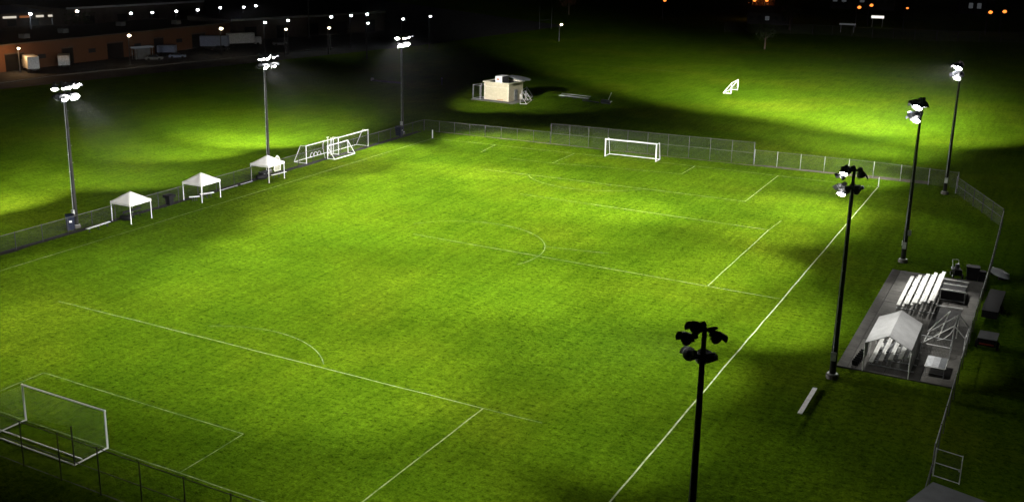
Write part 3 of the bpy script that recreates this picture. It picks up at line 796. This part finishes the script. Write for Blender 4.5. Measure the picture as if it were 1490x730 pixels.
for (x, y) in ((46.0, 42.9), (46.05, 45.5), (45.2, 42.6), (45.28, 45.4)):
    z = 1.05 if x > 45.5 else 2.0
    MB().tube((x, y, Z0), (x, y, z), .04, .04, 7).build("frame_post", M['white'], t, o)
t = thing("ball_cage", "low netted ball cage with pale rails behind the folding table", "cage", (44.2, 41.4, Z0))
o = Vector((44.2, 41.4, Z0))
c4 = [(43.05, 40.6), (45.25, 40.5), (45.2, 42.2), (43.1, 42.3)]
for i in range(4):
    p, q = c4[i], c4[(i + 1) % 4]
    MB().tube((*p, 1.0), (*q, 1.0), .03, .03, 6).build("rail", M['white' if i == 0 else 'galv'], t, o)
    MB().tube((*p, Z0), (*p, 1.12), .035, .035, 6).build("post", M['galv'], t, o)
    MB().quad((*p, .15), (*q, .15), (*q, .98), (*p, .98)).build("mesh_panel", M['netthick'], t, o)
for (p, q) in (((43.0, 39.6, Z0), (43.35, 40.9, 1.1)), ((43.3, 39.5, Z0), (43.3, 40.6, .95))):
    MB().tube(p, q, .03, .03, 6).build("stay", M['galv'], t, o)

# rubber mat and bar on the pad
tag(MB().box((44.1, 49.4, Z0 + .03), (1.9, 5.6, .025)).build("rubber_mat", M['rubber']), "dark rubber mat on the concrete pad between the netted frame and the rack", "mat")
tag(MB().tube((43.2, 52.45, Z0 + .1), (45.1, 52.5, Z0 + .1), .06, .06, 8).build("pole", M['white']), "white pole lying across the pad before the dark rack", "pole")

# steel rack
t = thing("equipment_rack", "dark steel rack with pale top bars on the north part of the pad", "rack", (44.1, 55.9, Z0))
for y in (-1.6, .1, 1.4):
    MB().bar((-.95, y, 1.0), (.95, y - .05, 1.0), .08, .07).build("top_bar", M['alu'], t)
for a in (-1, 1):
    for y in (-1.6, 1.4): MB().bar((a * .93, y, 0), (a * .93, y, .96), .06, .06).build("leg", M['galv'], t)
    MB().bar((a * .93, -1.6, .1), (a * .93, 1.4, .1), .05, .05).build("side_bar", M['galv'], t)
MB().bar((-.93, -1.6, .12), (.93, -1.6, .12), .05, .05).build("bottom_bar", M['galv'], t)
MB().box((0, -.1, .5), (1.75, 2.8, .75)).build("padded_load", M['black'], t)
t = thing("water_barrel", "dark barrel beside the bare bleacher's high end", "barrel", (43.05, 57.6, Z0))
MB().lathe([(0, .26), (.1, .3), (.45, .33), (.8, .3), (.9, .26)], 14).build("body", M['panelgrey'], t, smooth=True)
MB().lathe([(.9, .27), (.94, .27)], 14).build("lid", M['galv'], t)

# machine and bins at the north edge
t = thing("line_marker", "dark wheeled line marking machine at the north edge of the pad", "machine", (43.75, 62.2, 0), .3)
MB().box((0, 0, .55), (.6, 1.0, .5)).build("tank", M['black'], t)
MB().tube((0, .1, .8), (0, .1, 1.2), .22, .18, 12).build("hopper", M['dark'], t)
for a in (-1, 1):
    for b in (-1, 1):
        w_ = MB().tube((a * .34, b * .4, .22), (a * .44, b * .4, .22), .22, .22, 14).build("wheel", M['black'], t)
        MB().tube((a * .44, b * .4, .22), (a * .455, b * .4, .22), .11, .11, 10).build("hub", M['galv'], w_)
MB().poly([(-.25, .5, .7), (-.25, 1.0, 1.35), (.25, 1.0, 1.35), (.25, .5, .7)], .03).build("handle", M['galv'], t)
MB().ball((-.5, -.5, 1.0), .16).build("lamp_cap", M['galv'], t)
bin_("tall black bin on the grass right of the line marking machine", (45.0, 61.9, 0), .1, 'black', 1.0, .8, 1.3)['group'] = "bins at the north edge of the pad"
bin_("shorter black bin with a pale plate against the right fence", (45.75, 61.8, 0), .1, 'black', .6, .6, 1.0, False, True)['group'] = "bins at the north edge of the pad"

# things outside the right fence
t = thing("upturned_boat", "pale upturned dinghy outside the right fence", "boat", (47.1, 64.2, 0), radians(-60))
prof = []
vs = []; fs = []; nn = 9
for i in range(nn):
    f = -1 + 2 * i / (nn - 1); w_ = .55 * (1 - abs(f) ** 2.4) + .02
    for j in range(7):
        a_ = pi * j / 6
        vs.append((1.5 * f, w_ * cos(a_), .25 + (.18 + .45 * w_) * sin(a_)))
for i in range(nn - 1):
    for j in range(6): fs.append((i * 7 + j, (i + 1) * 7 + j, (i + 1) * 7 + j + 1, i * 7 + j + 1))
MB().add(vs, fs).build("hull", M['panelgrey'], t, smooth=True)
MB().bar((-1.45, 0, .5), (1.45, 0, .73), .05, .06).build("keel", M['pale'], t)
for a in (-.7, .7): MB().box((a, 0, .12), (.12, 1.0, .24)).build("trestle", M['dark'], t)
def cart(label, loc, L_, W_, H_, bodym, topm, strip):
    t = thing("utility_trailer", label, "trailer", loc, radians(-2), "trailers outside the right fence")
    MB().box((0, 0, .45 + (H_ - .45) / 2), (W_, L_, H_ - .45)).build("body", M[bodym], t)
    MB().box((0, 0, H_ + .03), (W_ + .08, L_ + .08, .05)).build("top_cover", M[topm], t)
    for a in (-1, 1):
        w_ = MB().tube((a * (W_ / 2 + .02), 0, .32), (a * (W_ / 2 + .18), 0, .32), .32, .32, 14).build("wheel", M['black'], t)
        MB().tube((a * (W_ / 2 + .18), 0, .32), (a * (W_ / 2 + .19), 0, .32), .15, .15, 10).build("rim", M['galv'], w_)
    if strip: MB().box((0, -L_ / 2 - .012, .62), (W_ * .8, .02, .1)).build("reflective_strip", M['red'], t)
    MB().poly([(-.3, L_ / 2, .45), (0, L_ / 2 + .8, .45), (.3, L_ / 2, .45)], .03).build("drawbar", M['galv'], t)
cart("small trailer with grey cover and red reflective strip outside the right fence", (47.4, 44.6, 0), 1.7, 1.2, 1.0, 'black', 'panelgrey', True)
cart("long black trailer outside the right fence behind the small one", (47.2, 53.5, 0), 6.0, 1.1, 1.0, 'black', 'black', False)

# flat roofed hut in the bottom right corner
rz = radians(-17.5)
t = thing("flat_roofed_hut", "grey flat roof of a hut in the bottom right corner", "hut", (46.79, 14.82, 0), rz)
MB().box((2.0, -2.6, 1.42), (3.7, 5.0, 2.84)).build("wall", M['panelgrey'], t)
MB().box((1.95, -2.7, 2.92), (4.1, 5.4, .13)).build("roof", M['panelgrey'], t)
MB().box((2.0, -.08, 1.05), (.9, .06, 2.0)).build("door", M['dark'], t)

# ------------------------------------------------------------------ the far hut with its cages
rz = radians(-8)
t = thing("block_hut", "cream block hut with a rooftop box on the far field", "hut", (-40.6, 134.6, 0), rz)
W2, D3, HH = 5.6, 4.6, 3.4
MB().box((0, D3 / 2, HH / 2 - .05), (W2, D3, HH - .1)).build("wall", M['block'], t)
MB().box((0, D3 / 2, HH - .06), (W2 - .5, D3 - .5, .06)).build("roof", M['roofgrey'], t)
pa = MB()
pa.box((0, -.1, HH + .02), (W2 + .5, .3, .16)); pa.box((0, D3 + .1, HH + .02), (W2 + .5, .3, .16))
for s_ in (-1, 1): pa.box((s_ * (W2 / 2 + .1), D3 / 2, HH + .02), (.3, D3 - .1, .16))
pa.build("parapet", M['cream'], t)
tr = MB()
for s_ in (-1, 1): tr.box((s_ * (W2 / 2 - .12), -.03, HH / 2 - .1), (.26, .06, HH - .25))
tr.build("corner_trim", M['cream'], t)
MB().box((0, -.025, 2.55), (W2 - .55, .05, .1)).build("wall_band", M['cream'], t)
MB().box((W2 / 2 + .03, 2.2, 1.1), (.06, 1.0, 2.1)).build("door", M['galv'], t)
for zz, x0, x1 in ((.28, 0.2, 1.5),): MB().box(((x0 + x1) / 2, -.03, zz), (x1 - x0, .05, .1)).build("painted_strip", M['rust'], t)
MB().box((0, 1.9, .04), (W2 + 4.0, 7, .08)).build("slab", M['kerb'], t)
ac = MB().box((.35, 1.2, HH + .62), (1.5, 2.2, 1.15)).build("rooftop_box", M['white'], t)
MB().box((.2, .08, HH + .62), (.6, .04, .32)).build("vent", M['rust'], ac)
MB().box((1.13, 1.2, HH + .62), (.04, 2.0, 1.1)).build("side_panel", M['roofgrey'], ac)
rs = MB(); vs = []; fs = []
for i in range(9):
    a_ = 2 * pi * i / 9; vs.append((2.6 + 2.3 * cos(a_), 3.6 + 1.7 * sin(a_), HH + .75 - .28 * cos(a_)))
vs2 = [(x, y, z - .08) for x, y, z in vs]
rs.add(vs + vs2, [tuple(range(9)), tuple(range(17, 8, -1))] + [(i, i + 9, (i + 1) % 9 + 9, (i + 1) % 9) for i in range(9)])
rs.build("roof_sheet", M['panelgrey'], t)
for (x, y) in ((1.8, 3.2), (3.0, 4.2)): MB().tube((x, y, HH), (x, y, HH + .6), .05, .05, 6).build("sheet_prop", M['galv'], t)
t = thing("wire_cage", "wire mesh cage against the left wall of the cream hut", "cage", (-44.4, 134.9, 0), rz)
c4 = [(-.95, -.7), (.7, -.7), (.7, 1.9), (-.95, 1.9)]
for i in range(4):
    p, q = c4[i], c4[(i + 1) % 4]
    MB().tube((*p, .08), (*p, 2.75), .05, .05, 6).build("post", M['galv'], t)
    for z in (2.7, .2): MB().tube((*p, z), (*q, z), .035, .035, 6).build("rail", M['galv'], t)
    MB().quad((*p, .2), (*q, .2), (*q, 2.7), (*p, 2.7)).build("mesh_panel", M['chain'], t)

# bench and mower on the far field
t = thing("bleacher", "low aluminium bleacher lying in light and shadow right of the cream hut", "bleacher", (-29.0, 144.3, 0), radians(-10))
for k, (y, z) in enumerate(((-.5, .45), (.35, .72))):
    MB().box((0, y, z), (6.4, .42, .07)).build("seat_plank", M['galv'], t)
    if k: MB().box((0, y - .42, z - .25), (6.4, .3, .06)).build("foot_plank", M['galv'], t)
for s_ in (-2.6, 0, 2.6):
    fr = MB(); fr.bar((s_, -.7, .05), (s_, .6, .05), .08, .08)
    for y, z in ((-.5, .4), (.35, .68)): fr.bar((s_, y, .05), (s_, y, z), .07, .07)
    fr.build("frame", M['dark'], t)
t = thing("roller", "dark grass roller with its drawbar raised on the far field", "roller", (-21.7, 141.6, 0), radians(-15))
MB().tube((-.9, 0, .4), (.9, 0, .4), .4, .4, 14).build("drum", M['dark'], t)
MB().poly([(-.95, 0, .4), (-.95, .6, .5), (.95, .6, .5), (.95, 0, .4)], .06).build("frame", M['galv'], t)
MB().tube((0, .6, .5), (.3, 1.2, 2.0), .06, .06, 6).build("drawbar", M['galv'], t)
MB().box((-3.4, -.1, .1), (3.8, .25, .2)).build("drag_beam", M['dark'], t)
t = thing("jump_pit_board", "long pale board lying on the dark grass beyond the far left mast", "board", (-72.4, 146.0, 0), radians(-4))
MB().box((0, 0, .12), (7.5, .9, .24)).build("board", M['asphalt'], t)
MB().box((-4.2, .2, .3), (.5, .5, .6)).build("end_block", M['galv'], t)
t = thing("marker_post", "short pale marker post on the dark grass right of the long board", "post", (-60.6, 148.5, 0))
MB().tube((0, 0, 0), (0, 0, 1.2), .1, .1, 8).build("post", M['panelgrey'], t); MB().ball((0, 0, 1.3), .16).build("cap", M['galv'], t)

# ------------------------------------------------------------------ background left: yard, warehouses, trucks
MB().add([(-420, 60, .012), (-141, 60, .012), (-108, 215, .012), (-100, 300, .012), (-420, 520, .012)], [(0, 1, 2, 3, 4)]).build("yard_asphalt", M['asphalt'], kind='structure')
kb = MB(); kb.bar((-141, 60, .08), (-141, 118, .08), .3, .14); kb.bar((-141, 118.2, .08), (-124, 200, .08), .3, .14)
kb.build("kerb", M['kerb'], kind='structure')

t = thing("warehouse", "long low brick warehouse with an orange lit front on the left horizon", "warehouse", (-156.3, 150, 0), 0)
MB().box((-15.5, -6, 2.95), (31, 96, 5.9)).build("wall", M['brick'], t)
MB().box((-15.5, -6, 5.98), (30.2, 95.2, .12)).build("roof", M['roofgrey'], t)
MB().box((.02, -6, 6.0), (.3, 96.4, .3)).build("parapet", M['tilt'], t)
for k in range(6):
    y = -46 + k * 15
    d = MB().box((.03, y, 1.9), (.06, 5.2 if k % 2 else 3.4, 3.8)).build("dock_door", M['black'], t)
    MB().box((.1, y, 3.95), (.12, 5.5 if k % 2 else 3.7, .2)).build("lintel", M['tilt'], d)
for k in range(5):
    MB().box((.06, -38.5 + k * 15, 2.6), (.05, 2.2, 1.0)).build("window", M['glass'], t)
for (y, x) in ((-20, -10), (-5, -14), (18, -18), (30, -9)):
    MB().box((x, y, 6.5), (2.2, 1.6, 1.1)).build("roof_vent", M['panelgrey'], t)
t = thing("warehouse", "dark warehouse with a long pale parapet beyond the row of cool street lamps", "warehouse", (-152, 225, 0), radians(-19.2))
MB().box((-14, 0, 2.9), (28, 56, 5.8)).build("wall", M['tilt'], t)
MB().box((.05, 0, 6.05), (.5, 56.4, .55)).build("parapet", M['pale'], t)
MB().box((-14, 0, 5.9), (27.4, 55.4, .1)).build("roof", M['roofgrey'], t)
for k in range(5): MB().box((.03, -22 + k * 11, 1.9), (.06, 4, 3.8)).build("dock_door", M['black'], t)
t = thing("warehouse", "farther dark warehouse with a pale roof edge on the upper left", "warehouse", (-239, 237, 0), radians(-11.5))
MB().box((-20, 0, 2.9), (40, 56, 5.8)).build("wall", M['tilt'], t)
MB().box((.05, 0, 6.1), (.6, 56.4, .6)).build("parapet", M['pale'], t)
MB().box((-20, 0, 5.9), (39, 55, .1)).build("roof", M['roofgrey'], t)
for k in range(4): MB().box((.03, -20 + k * 13, 1.6), (.06, 4, 3.2)).build("dock_door", M['black'], t)
t = thing("shop_building", "blue roofed shop with glowing strips added for car light trails in the upper left corner", "shop", (-262, 196, 0), radians(-24))
MB().box((-14, 0, 2.2), (28, 60, 4.4)).build("wall", M['tilt'], t)
MB().add([(-29, -31, 5.6), (.8, -31, 4.5), (.8, 31, 4.5), (-29, 31, 5.6)], [(0, 1, 2, 3)]).build("roof", M['bluesheet'], t)
for k in range(12):
    y = -27 + k * 5
    MB().box((.25, y, 3.2), (.2, 4.4 - (k % 3) * .9, .7)).build("light_trail_strip", M['striporange' if k in (0, 1, 3, 4, 7) else 'stripwhite'], t)  # glowing strips stand in for car light trails, added to the shop front
for k in range(8): MB().box((.06, -26 + k * 7.4, 1.3), (.06, 3, 2)).build("shop_window", M['window' if k % 3 == 0 else 'glass'], t)

def truck(label, loc, rz, L_=6.5, boxm='trailer', cab=True, side='trailer', cat="truck", H_=2.7):
    t = thing("box_truck" if cab else "trailer_box", label, cat, loc, rz, "trucks and trailers by the warehouse")
    MB().box((0, 0, .95 + H_ / 2), (2.5, L_, H_)).build("cargo_box", M[boxm], t)
    MB().box((0, -L_ / 2 - .02, .95 + H_ / 2), (2.3, .05, H_ - .25)).build("rear_door", M[side], t)
    MB().box((0, 0, .82), (1.0, L_ + (1.6 if cab else 0), .22)).build("chassis", M['dark'], t)
    if cab:
        c = MB().box((0, L_ / 2 + 1.05, 1.5), (2.2, 1.7, 1.9)).build("cab", M[side], t)
        MB().box((0, L_ / 2 + 1.92, 1.9), (1.9, .05, .7)).build("windscreen", M['glass'], c)
        for s_ in (-1, 1): MB().box((s_ * .8, L_ / 2 + 1.93, 1.0), (.3, .05, .2)).build("headlight", M['pale'], c)
    for y in ((-L_ * .3, -L_ * .3 + 1.1) if not cab else (-L_ * .3, L_ / 2 + .9)):
        for s_ in (-1, 1): MB().tube((s_ * .95, y, .48), (s_ * 1.22, y, .48), .48, .48, 14).build("wheel", M['black'], t)
    return t
truck("white box truck backed to the orange lit warehouse dock, leftmost", (-151.5, 119.5, 0), radians(62), 6.0)
truck("second white box truck parked right of the leftmost one", (-150.5, 128.0, 0), radians(48), 5.0, 'trailer', True, 'trailer', "truck", 2.2)
truck("blue grey trailer end parked before the dark part of the warehouse", (-150.0, 178.5, 0), radians(-60), 7.5, 'bluetrailer', False, 'bluetrailer', "trailer")
truck("white trailer lit by the lamp behind it, right of the blue grey one", (-149.5, 188.5, 0), radians(-35), 7.5, 'trailer', True, 'trailer', "truck")
truck("small blue grey trailer beside the yard lamp", (-149.5, 160.0, 0), radians(-60), 4.5, 'bluetrailer', False, 'bluetrailer', "trailer", 1.7)
t = thing("forecourt_kiosk", "lit white kiosk canopy in the yard before the warehouse", "kiosk", (-149.5, 151.5, 0), radians(-15))
MB().box((0, 0, 2.9), (2.2, 5.2, .35)).build("canopy", M['window'], t)
MB().box((0, 0, 1.3), (1.6, 3.6, 2.5)).build("booth", M['panelgrey'], t)
for s_ in (-1, 1):
    for s2 in (-1, 1): MB().tube((s_ * .95, s2 * 2.3, 0), (s_ * .95, s2 * 2.3, 2.75), .08, .08, 6).build("post", M['galv'], t)
def car(label, loc, rz, m):
    t = thing("parked_car", label, "car", loc, rz, "cars parked in the yard")
    MB().box((0, 0, .58), (1.75, 4.2, .55)).build("body", M[m], t)
    vs = []
    for z, hx, y0, y1 in ((.86, .82, -1.6, 1.1), (1.4, .66, -1.1, .5)):
        vs += [(-hx, y0, z), (hx, y0, z), (hx, y1, z), (-hx, y1, z)]
    MB().add(vs, [(4, 5, 6, 7), (0, 1, 5, 4), (1, 2, 6, 5), (2, 3, 7, 6), (3, 0, 4, 7)]).build("cabin", M['glass'], t)
    for a in (-.82, .82):
        for b in (-1.3, 1.3): MB().tube((a - .1, b, .33), (a + .1, b, .33), .33, .33, 12).build("wheel", M['black'], t)
    for a in (-.6, .6): MB().box((a, 2.11, .65), (.35, .04, .16)).build("headlight", M['pale'], t)
car("pale car parked at the edge of the yard below the kiosk", (-144.5, 150.5, 0), radians(-50), 'panelgrey')
car("dark car parked right of the pale one in the yard", (-143.0, 157.0, 0), radians(-50), 'bluetrailer')
car("dark car parked beside the blue grey trailer", (-145.5, 176.0, 0), radians(-70), 'dark')
car("pale car parked right of the white lit trailer", (-141.5, 196.0, 0), radians(-40), 'panelgrey')

# street lamps
def lamp_kind(kind, h, globe, light, label, loc, group, power=0, col=(1, 1, 1), dy=(0, 0)):
    t = thing("street_lamp", label, "street lamp", loc, 0, group)
    MB().lathe([(0, .16), (.4, .14), (h - .2, .08)], 8).build("pole", M['dark'], t)
    MB().bar((0, 0, h - .15), (.7, -.35, h - .05), .08, .08).build("arm", M['mast'], t)
    hd = MB().box((.75, -.4, h + .12), (.9, .6, .14)).build("lamp_head", M['dark'], t)
    MB().ball((.78, -.42, h - .12), globe, 10, 6, (1, 1, .8)).build("globe", M[light], hd)
    if power:
        L = bpy.data.lights.new("lamp_glow", 'POINT'); L.energy = power; L.color = col; L.shadow_soft_size = .2
        o = bpy.data.objects.new("lamp_glow", L); COL.objects.link(o); o.parent = t; o.location = (1.4, -1.0, h - .9)
    return t
G1 = "cool street lamps in the far left row"
ORD = ("first", "second", "third", "fourth", "fifth", "sixth", "seventh", "eighth")
for k, (x, y) in enumerate(((-222, 194.3), (-200.5, 196.4), (-197.1, 202), (-195.2, 210.5), (-194, 218.9), (-194.8, 230.5), (-190.5, 237.2), (-191.8, 245))):
    lamp_kind('c', 7, .42, 'cool', ORD[k] + " lamp from the left in the long cool row beyond the brick warehouse", (x, y, 0), G1)
G2 = "cool street lamps along the pale parapet"
for k, (x, y) in enumerate(((-124.6, 169.1), (-124, 177.5), (-121.7, 193), (-120.1, 200), (-119.4, 206.7))):
    lamp_kind('c', 9, .36, 'cool', ORD[k] + " lamp from the left before the warehouse with the pale parapet", (x, y, 0), G2)
for (x, y, lb) in ((-101.2, 180.4, "cool white yard lamp standing below the row in front of the pale parapet"), (-100.1, 208.7, "cool white lamp alone right of the far left mast"), (-101.1, 196.5, "small cool lamp just above the far left mast")):
    lamp_kind('c', 9, .30, 'cool', lb, (x, y, 0), "single cool lamps")
lamp_kind('c', 7, .5, 'cool', "bright cool lamp before the blue roofed shop in the upper left corner", (-224.75, 178.6, 0), "single cool lamps", 1200, (.9, .95, 1))
lamp_kind('w', 7, .42, 'warm', "warm lamp on a pole before the dark middle of the brick warehouse", (-143.5, 141.6, 0), "warm yard lamps", 45, (1, .7, .4))
lamp_kind('w', 7, .42, 'warm', "warm lamp on a pole behind the parked trailers", (-138.1, 167.8, 0), "warm yard lamps", 60, (1, .75, .45))
lamp_kind('w', 7, .3, 'warm', "warm lamp right of the trailers among the cool lamps", (-122.5, 174.6, 0), "warm yard lamps")
lamp_kind('w', 7, .34, 'warm', "warm lamp farthest right in the yard, before the pale parapet", (-115.5, 183.6, 0), "warm yard lamps")
lamp_kind('w', 7, .45, 'warm', "warm lamp between the shop's fascia and the long cool row", (-222.6, 194.6, 0), "warm yard lamps")
lamp_kind('w', 5.6, .3, 'warm', "warm wall lamp lighting the orange end of the brick warehouse", (-152.5, 117.2, 0), "warm yard lamps", 1000, (1, .55, .22))
G3 = "orange street lamps on the right horizon"
for (x, y, lb) in ((-82.2, 347.7, "orange street lamp at the top edge above the dark middle"), (-53.5, 364.5, "left lamp of the close orange pair at the top edge"), (-49.6, 366.8, "right lamp of the close orange pair at the top edge"),
                   (-12.9, 341.6, "orange street lamp left of the lit white hoarding"), (-11.3, 355.6, "orange street lamp above the lit white hoarding"), (1.4, 345.9, "small orange street lamp right of the lit white hoarding"),
                   (26.5, 337.2, "left lamp of the orange pair in the upper right"), (30.1, 343, "right lamp of the orange pair in the upper right")):
    lamp_kind('s', 7, .6 if 'small' not in lb else .4, 'sodium', lb, (x, y, 0), G3, 220 if 'close' in lb else 0, (1, .35, .1))
lamp_kind('w', 5, .35, 'warm', "single warm lamp on the dark far field left of the lit patch", (-79.1, 247.9, 0), "warm yard lamps")

t = thing("flag_pole", "tall thin grey pole before the far warehouses", "pole", (-147.9, 217.8, 0))
MB().lathe([(0, .2), (12, .16), (24, .1)], 8).build("pole", M['panelgrey'], t); MB().lathe([(0, .5), (.3, .5)], 8).build("footing", M['kerb'], t)

def rugby_posts(label, loc, rz):
    t = thing("goal_posts", label, "goal posts", loc, rz)
    for s_ in (-1, 1): MB().tube((s_ * 2.8, 0, 0), (s_ * 2.8, 0, 7.5), .09, .07, 8).build("post", M['dark'], t)
    MB().tube((-2.8, 0, 3.0), (2.8, 0, 3.0), .08, .08, 8).build("crossbar", M['dark'], t)
rugby_posts("tall H shaped goal posts on the dark far field", (-100.6, 284.5, 0), radians(70))

# ------------------------------------------------------------------ background right
fence("boundary_fence", "dark boundary fence along the far edge of the lit field", [(-46, 303), (-20, 309), (16, 305), (60, 318)], 3.0, 6.0, 'chain', group="far boundary fence", post_r=.07)

def tree(label, loc, h, r, leafm, n=700, seed=1):
    rnd = random.Random(seed)
    t = thing("tree", label, "tree", loc, rnd.uniform(0, 6), "trees on the horizon")
    tk = MB(); tk.lathe([(0, .28 * h / 8), (h * .35, .2 * h / 8), (h * .7, .1 * h / 8)], 8)
    tips = []
    for k in range(7):
        a = k * 2.4; z0 = h * (.3 + .06 * k); d = Vector((cos(a), sin(a), .8 + .1 * k)).normalized(); L_ = r * rnd.uniform(.6, .95)
        tk.tube((0, 0, z0), Vector((0, 0, z0)) + d * L_, .09 * h / 8, .03, 6); tips.append(Vector((0, 0, z0)) + d * L_)
    tips += [Vector((0, 0, h * .8)), Vector((r * .3, 0, h * .72)), Vector((-r * .3, r * .2, h * .62))]
    tk.build("trunk", M['bark'], t)
    lf = MB()
    for k in range(n):
        c = rnd.choice(tips) + Vector((rnd.gauss(0, r * .26), rnd.gauss(0, r * .26), rnd.gauss(0, h * .075)))
        s_ = rnd.uniform(.12, .3) * h / 7
        u = Vector((rnd.uniform(-1, 1), rnd.uniform(-1, 1), rnd.uniform(-1, 1))).normalized()
        w_ = u.cross(Vector((rnd.uniform(-1, 1), rnd.uniform(-1, 1), rnd.uniform(-1, 1)))).normalized()
        lf.add([c - u * s_, c + w_ * s_ * .6, c + u * s_, c - w_ * s_ * .6], [(0, 1, 2, 3)])
    lf.build("crown", M[leafm], t)
tree("dark tree at the far edge of the lit field", (-21.3, 255, 0), 7.0, 2.6, 'leaf', 900, 3)
tree("autumn tree glowing beneath the orange lamps at the top edge", (-51, 369, 0), 9, 4.5, 'autumn', 900, 4)
tree("autumn tree left of the orange lamps, near the top middle", (-122, 352, 0), 8, 3.5, 'autumn', 700, 5)
tree("dark tree behind the boundary fence on the far right", (48, 322, 0), 8, 4, 'leaf', 700, 6)
tree("dark tree behind the boundary fence left of the lit hoarding", (-30, 322, 0), 8, 4.2, 'leaf', 700, 7)
tree("dark round tree beside the brick warehouse's roof", (-200, 176, 0), 8, 4.2, 'leaf', 700, 8)

def house(label, loc, rz, w, d, h, wallm, lit):
    t = thing("far_building", label, "building", loc, rz, "far buildings behind the boundary fence")
    MB().box((0, 0, h / 2), (w, d, h)).build("wall", M[wallm], t)
    MB().add([(-w / 2 - .4, -d / 2 - .4, h), (w / 2 + .4, -d / 2 - .4, h), (w / 2 + .4, d / 2 + .4, h), (-w / 2 - .4, d / 2 + .4, h), (-w / 2, 0, h + 2.2), (w / 2, 0, h + 2.2)],
             [(0, 1, 5, 4), (2, 3, 4, 5), (1, 2, 5), (3, 0, 4)]).build("roof", M['roofgrey'], t)
    for k in range(lit[0]):
        x = -w / 2 + w * (k + .5) / lit[0]
        MB().box((x, -d / 2 - .03, h * .55), (w / lit[0] * .5, .06, h * .35)).build("window", M['window' if k in lit[1] else 'glass'], t)
    MB().box((w * .18, -d / 2 - .04, 1.0), (1.0, .06, 2.0)).build("door", M['dark'], t)
house("white building with lit windows at the top edge, behind the hoarding", (-27, 448, 0), radians(-6), 26, 12, 8, 'asphalt', (7, (0, 1, 3)))
house("small pale building at the top edge right of the hoarding", (16, 440, 0), radians(-4), 12, 9, 6, 'asphalt', (4, (1, 2)))
house("low dark building behind the boundary fence with two small lit windows", (-42, 345, 0), 0, 14, 8, 4, 'roofgrey', (5, (2,)))
house("low dark building on the far right behind the fence", (56, 350, 0), 0, 20, 9, 4, 'roofgrey', (5, ()))
t = thing("lit_hoarding", "bright white lit hoarding under the orange lamps on the right horizon", "hoarding", (-7.2, 349, 0), radians(-2))
MB().box((0, 0, 3.4), (4.0, .2, .85)).build("panel", glow("lit_panel", (1, .97, .88), 1.2), t)
for s_ in (-1, 1): MB().tube((s_ * 1.6, .2, 0), (s_ * 1.6, .2, 3.4), .1, .1, 6).build("post", M['galv'], t)
t = thing("lit_hoarding", "small dim lit board below the bright hoarding", "hoarding", (-12, 322, 0), 0)
MB().box((0, 0, 2.6), (5.0, .2, .5)).build("panel", glow("dim_panel", (.9, .95, 1), .06), t)
for s_ in (-1, 1): MB().tube((s_ * 2, .2, 0), (s_ * 2, .2, 2.6), .1, .1, 6).build("post", M['galv'], t)

# thin haze added for a glow round the lamps: one even box round everything
hz = MB().box((-150, 550, 18), (2200, 2000, 38)).build("haze", M['white'], kind='stuff')
hm = bpy.data.materials.new("added_glow_haze"); hm.use_nodes = True; hn = hm.node_tree.nodes; hn.clear()
hv = hn.new("ShaderNodeVolumePrincipled"); hv.inputs['Density'].default_value = 1.1e-4
hv.inputs['Color'].default_value = (.95, .95, .97, 1); hv.inputs['Anisotropy'].default_value = .88
ho = hn.new("ShaderNodeOutputMaterial"); hm.node_tree.links.new(hv.outputs[0], ho.inputs['Volume']); hz.data.materials[0] = hm
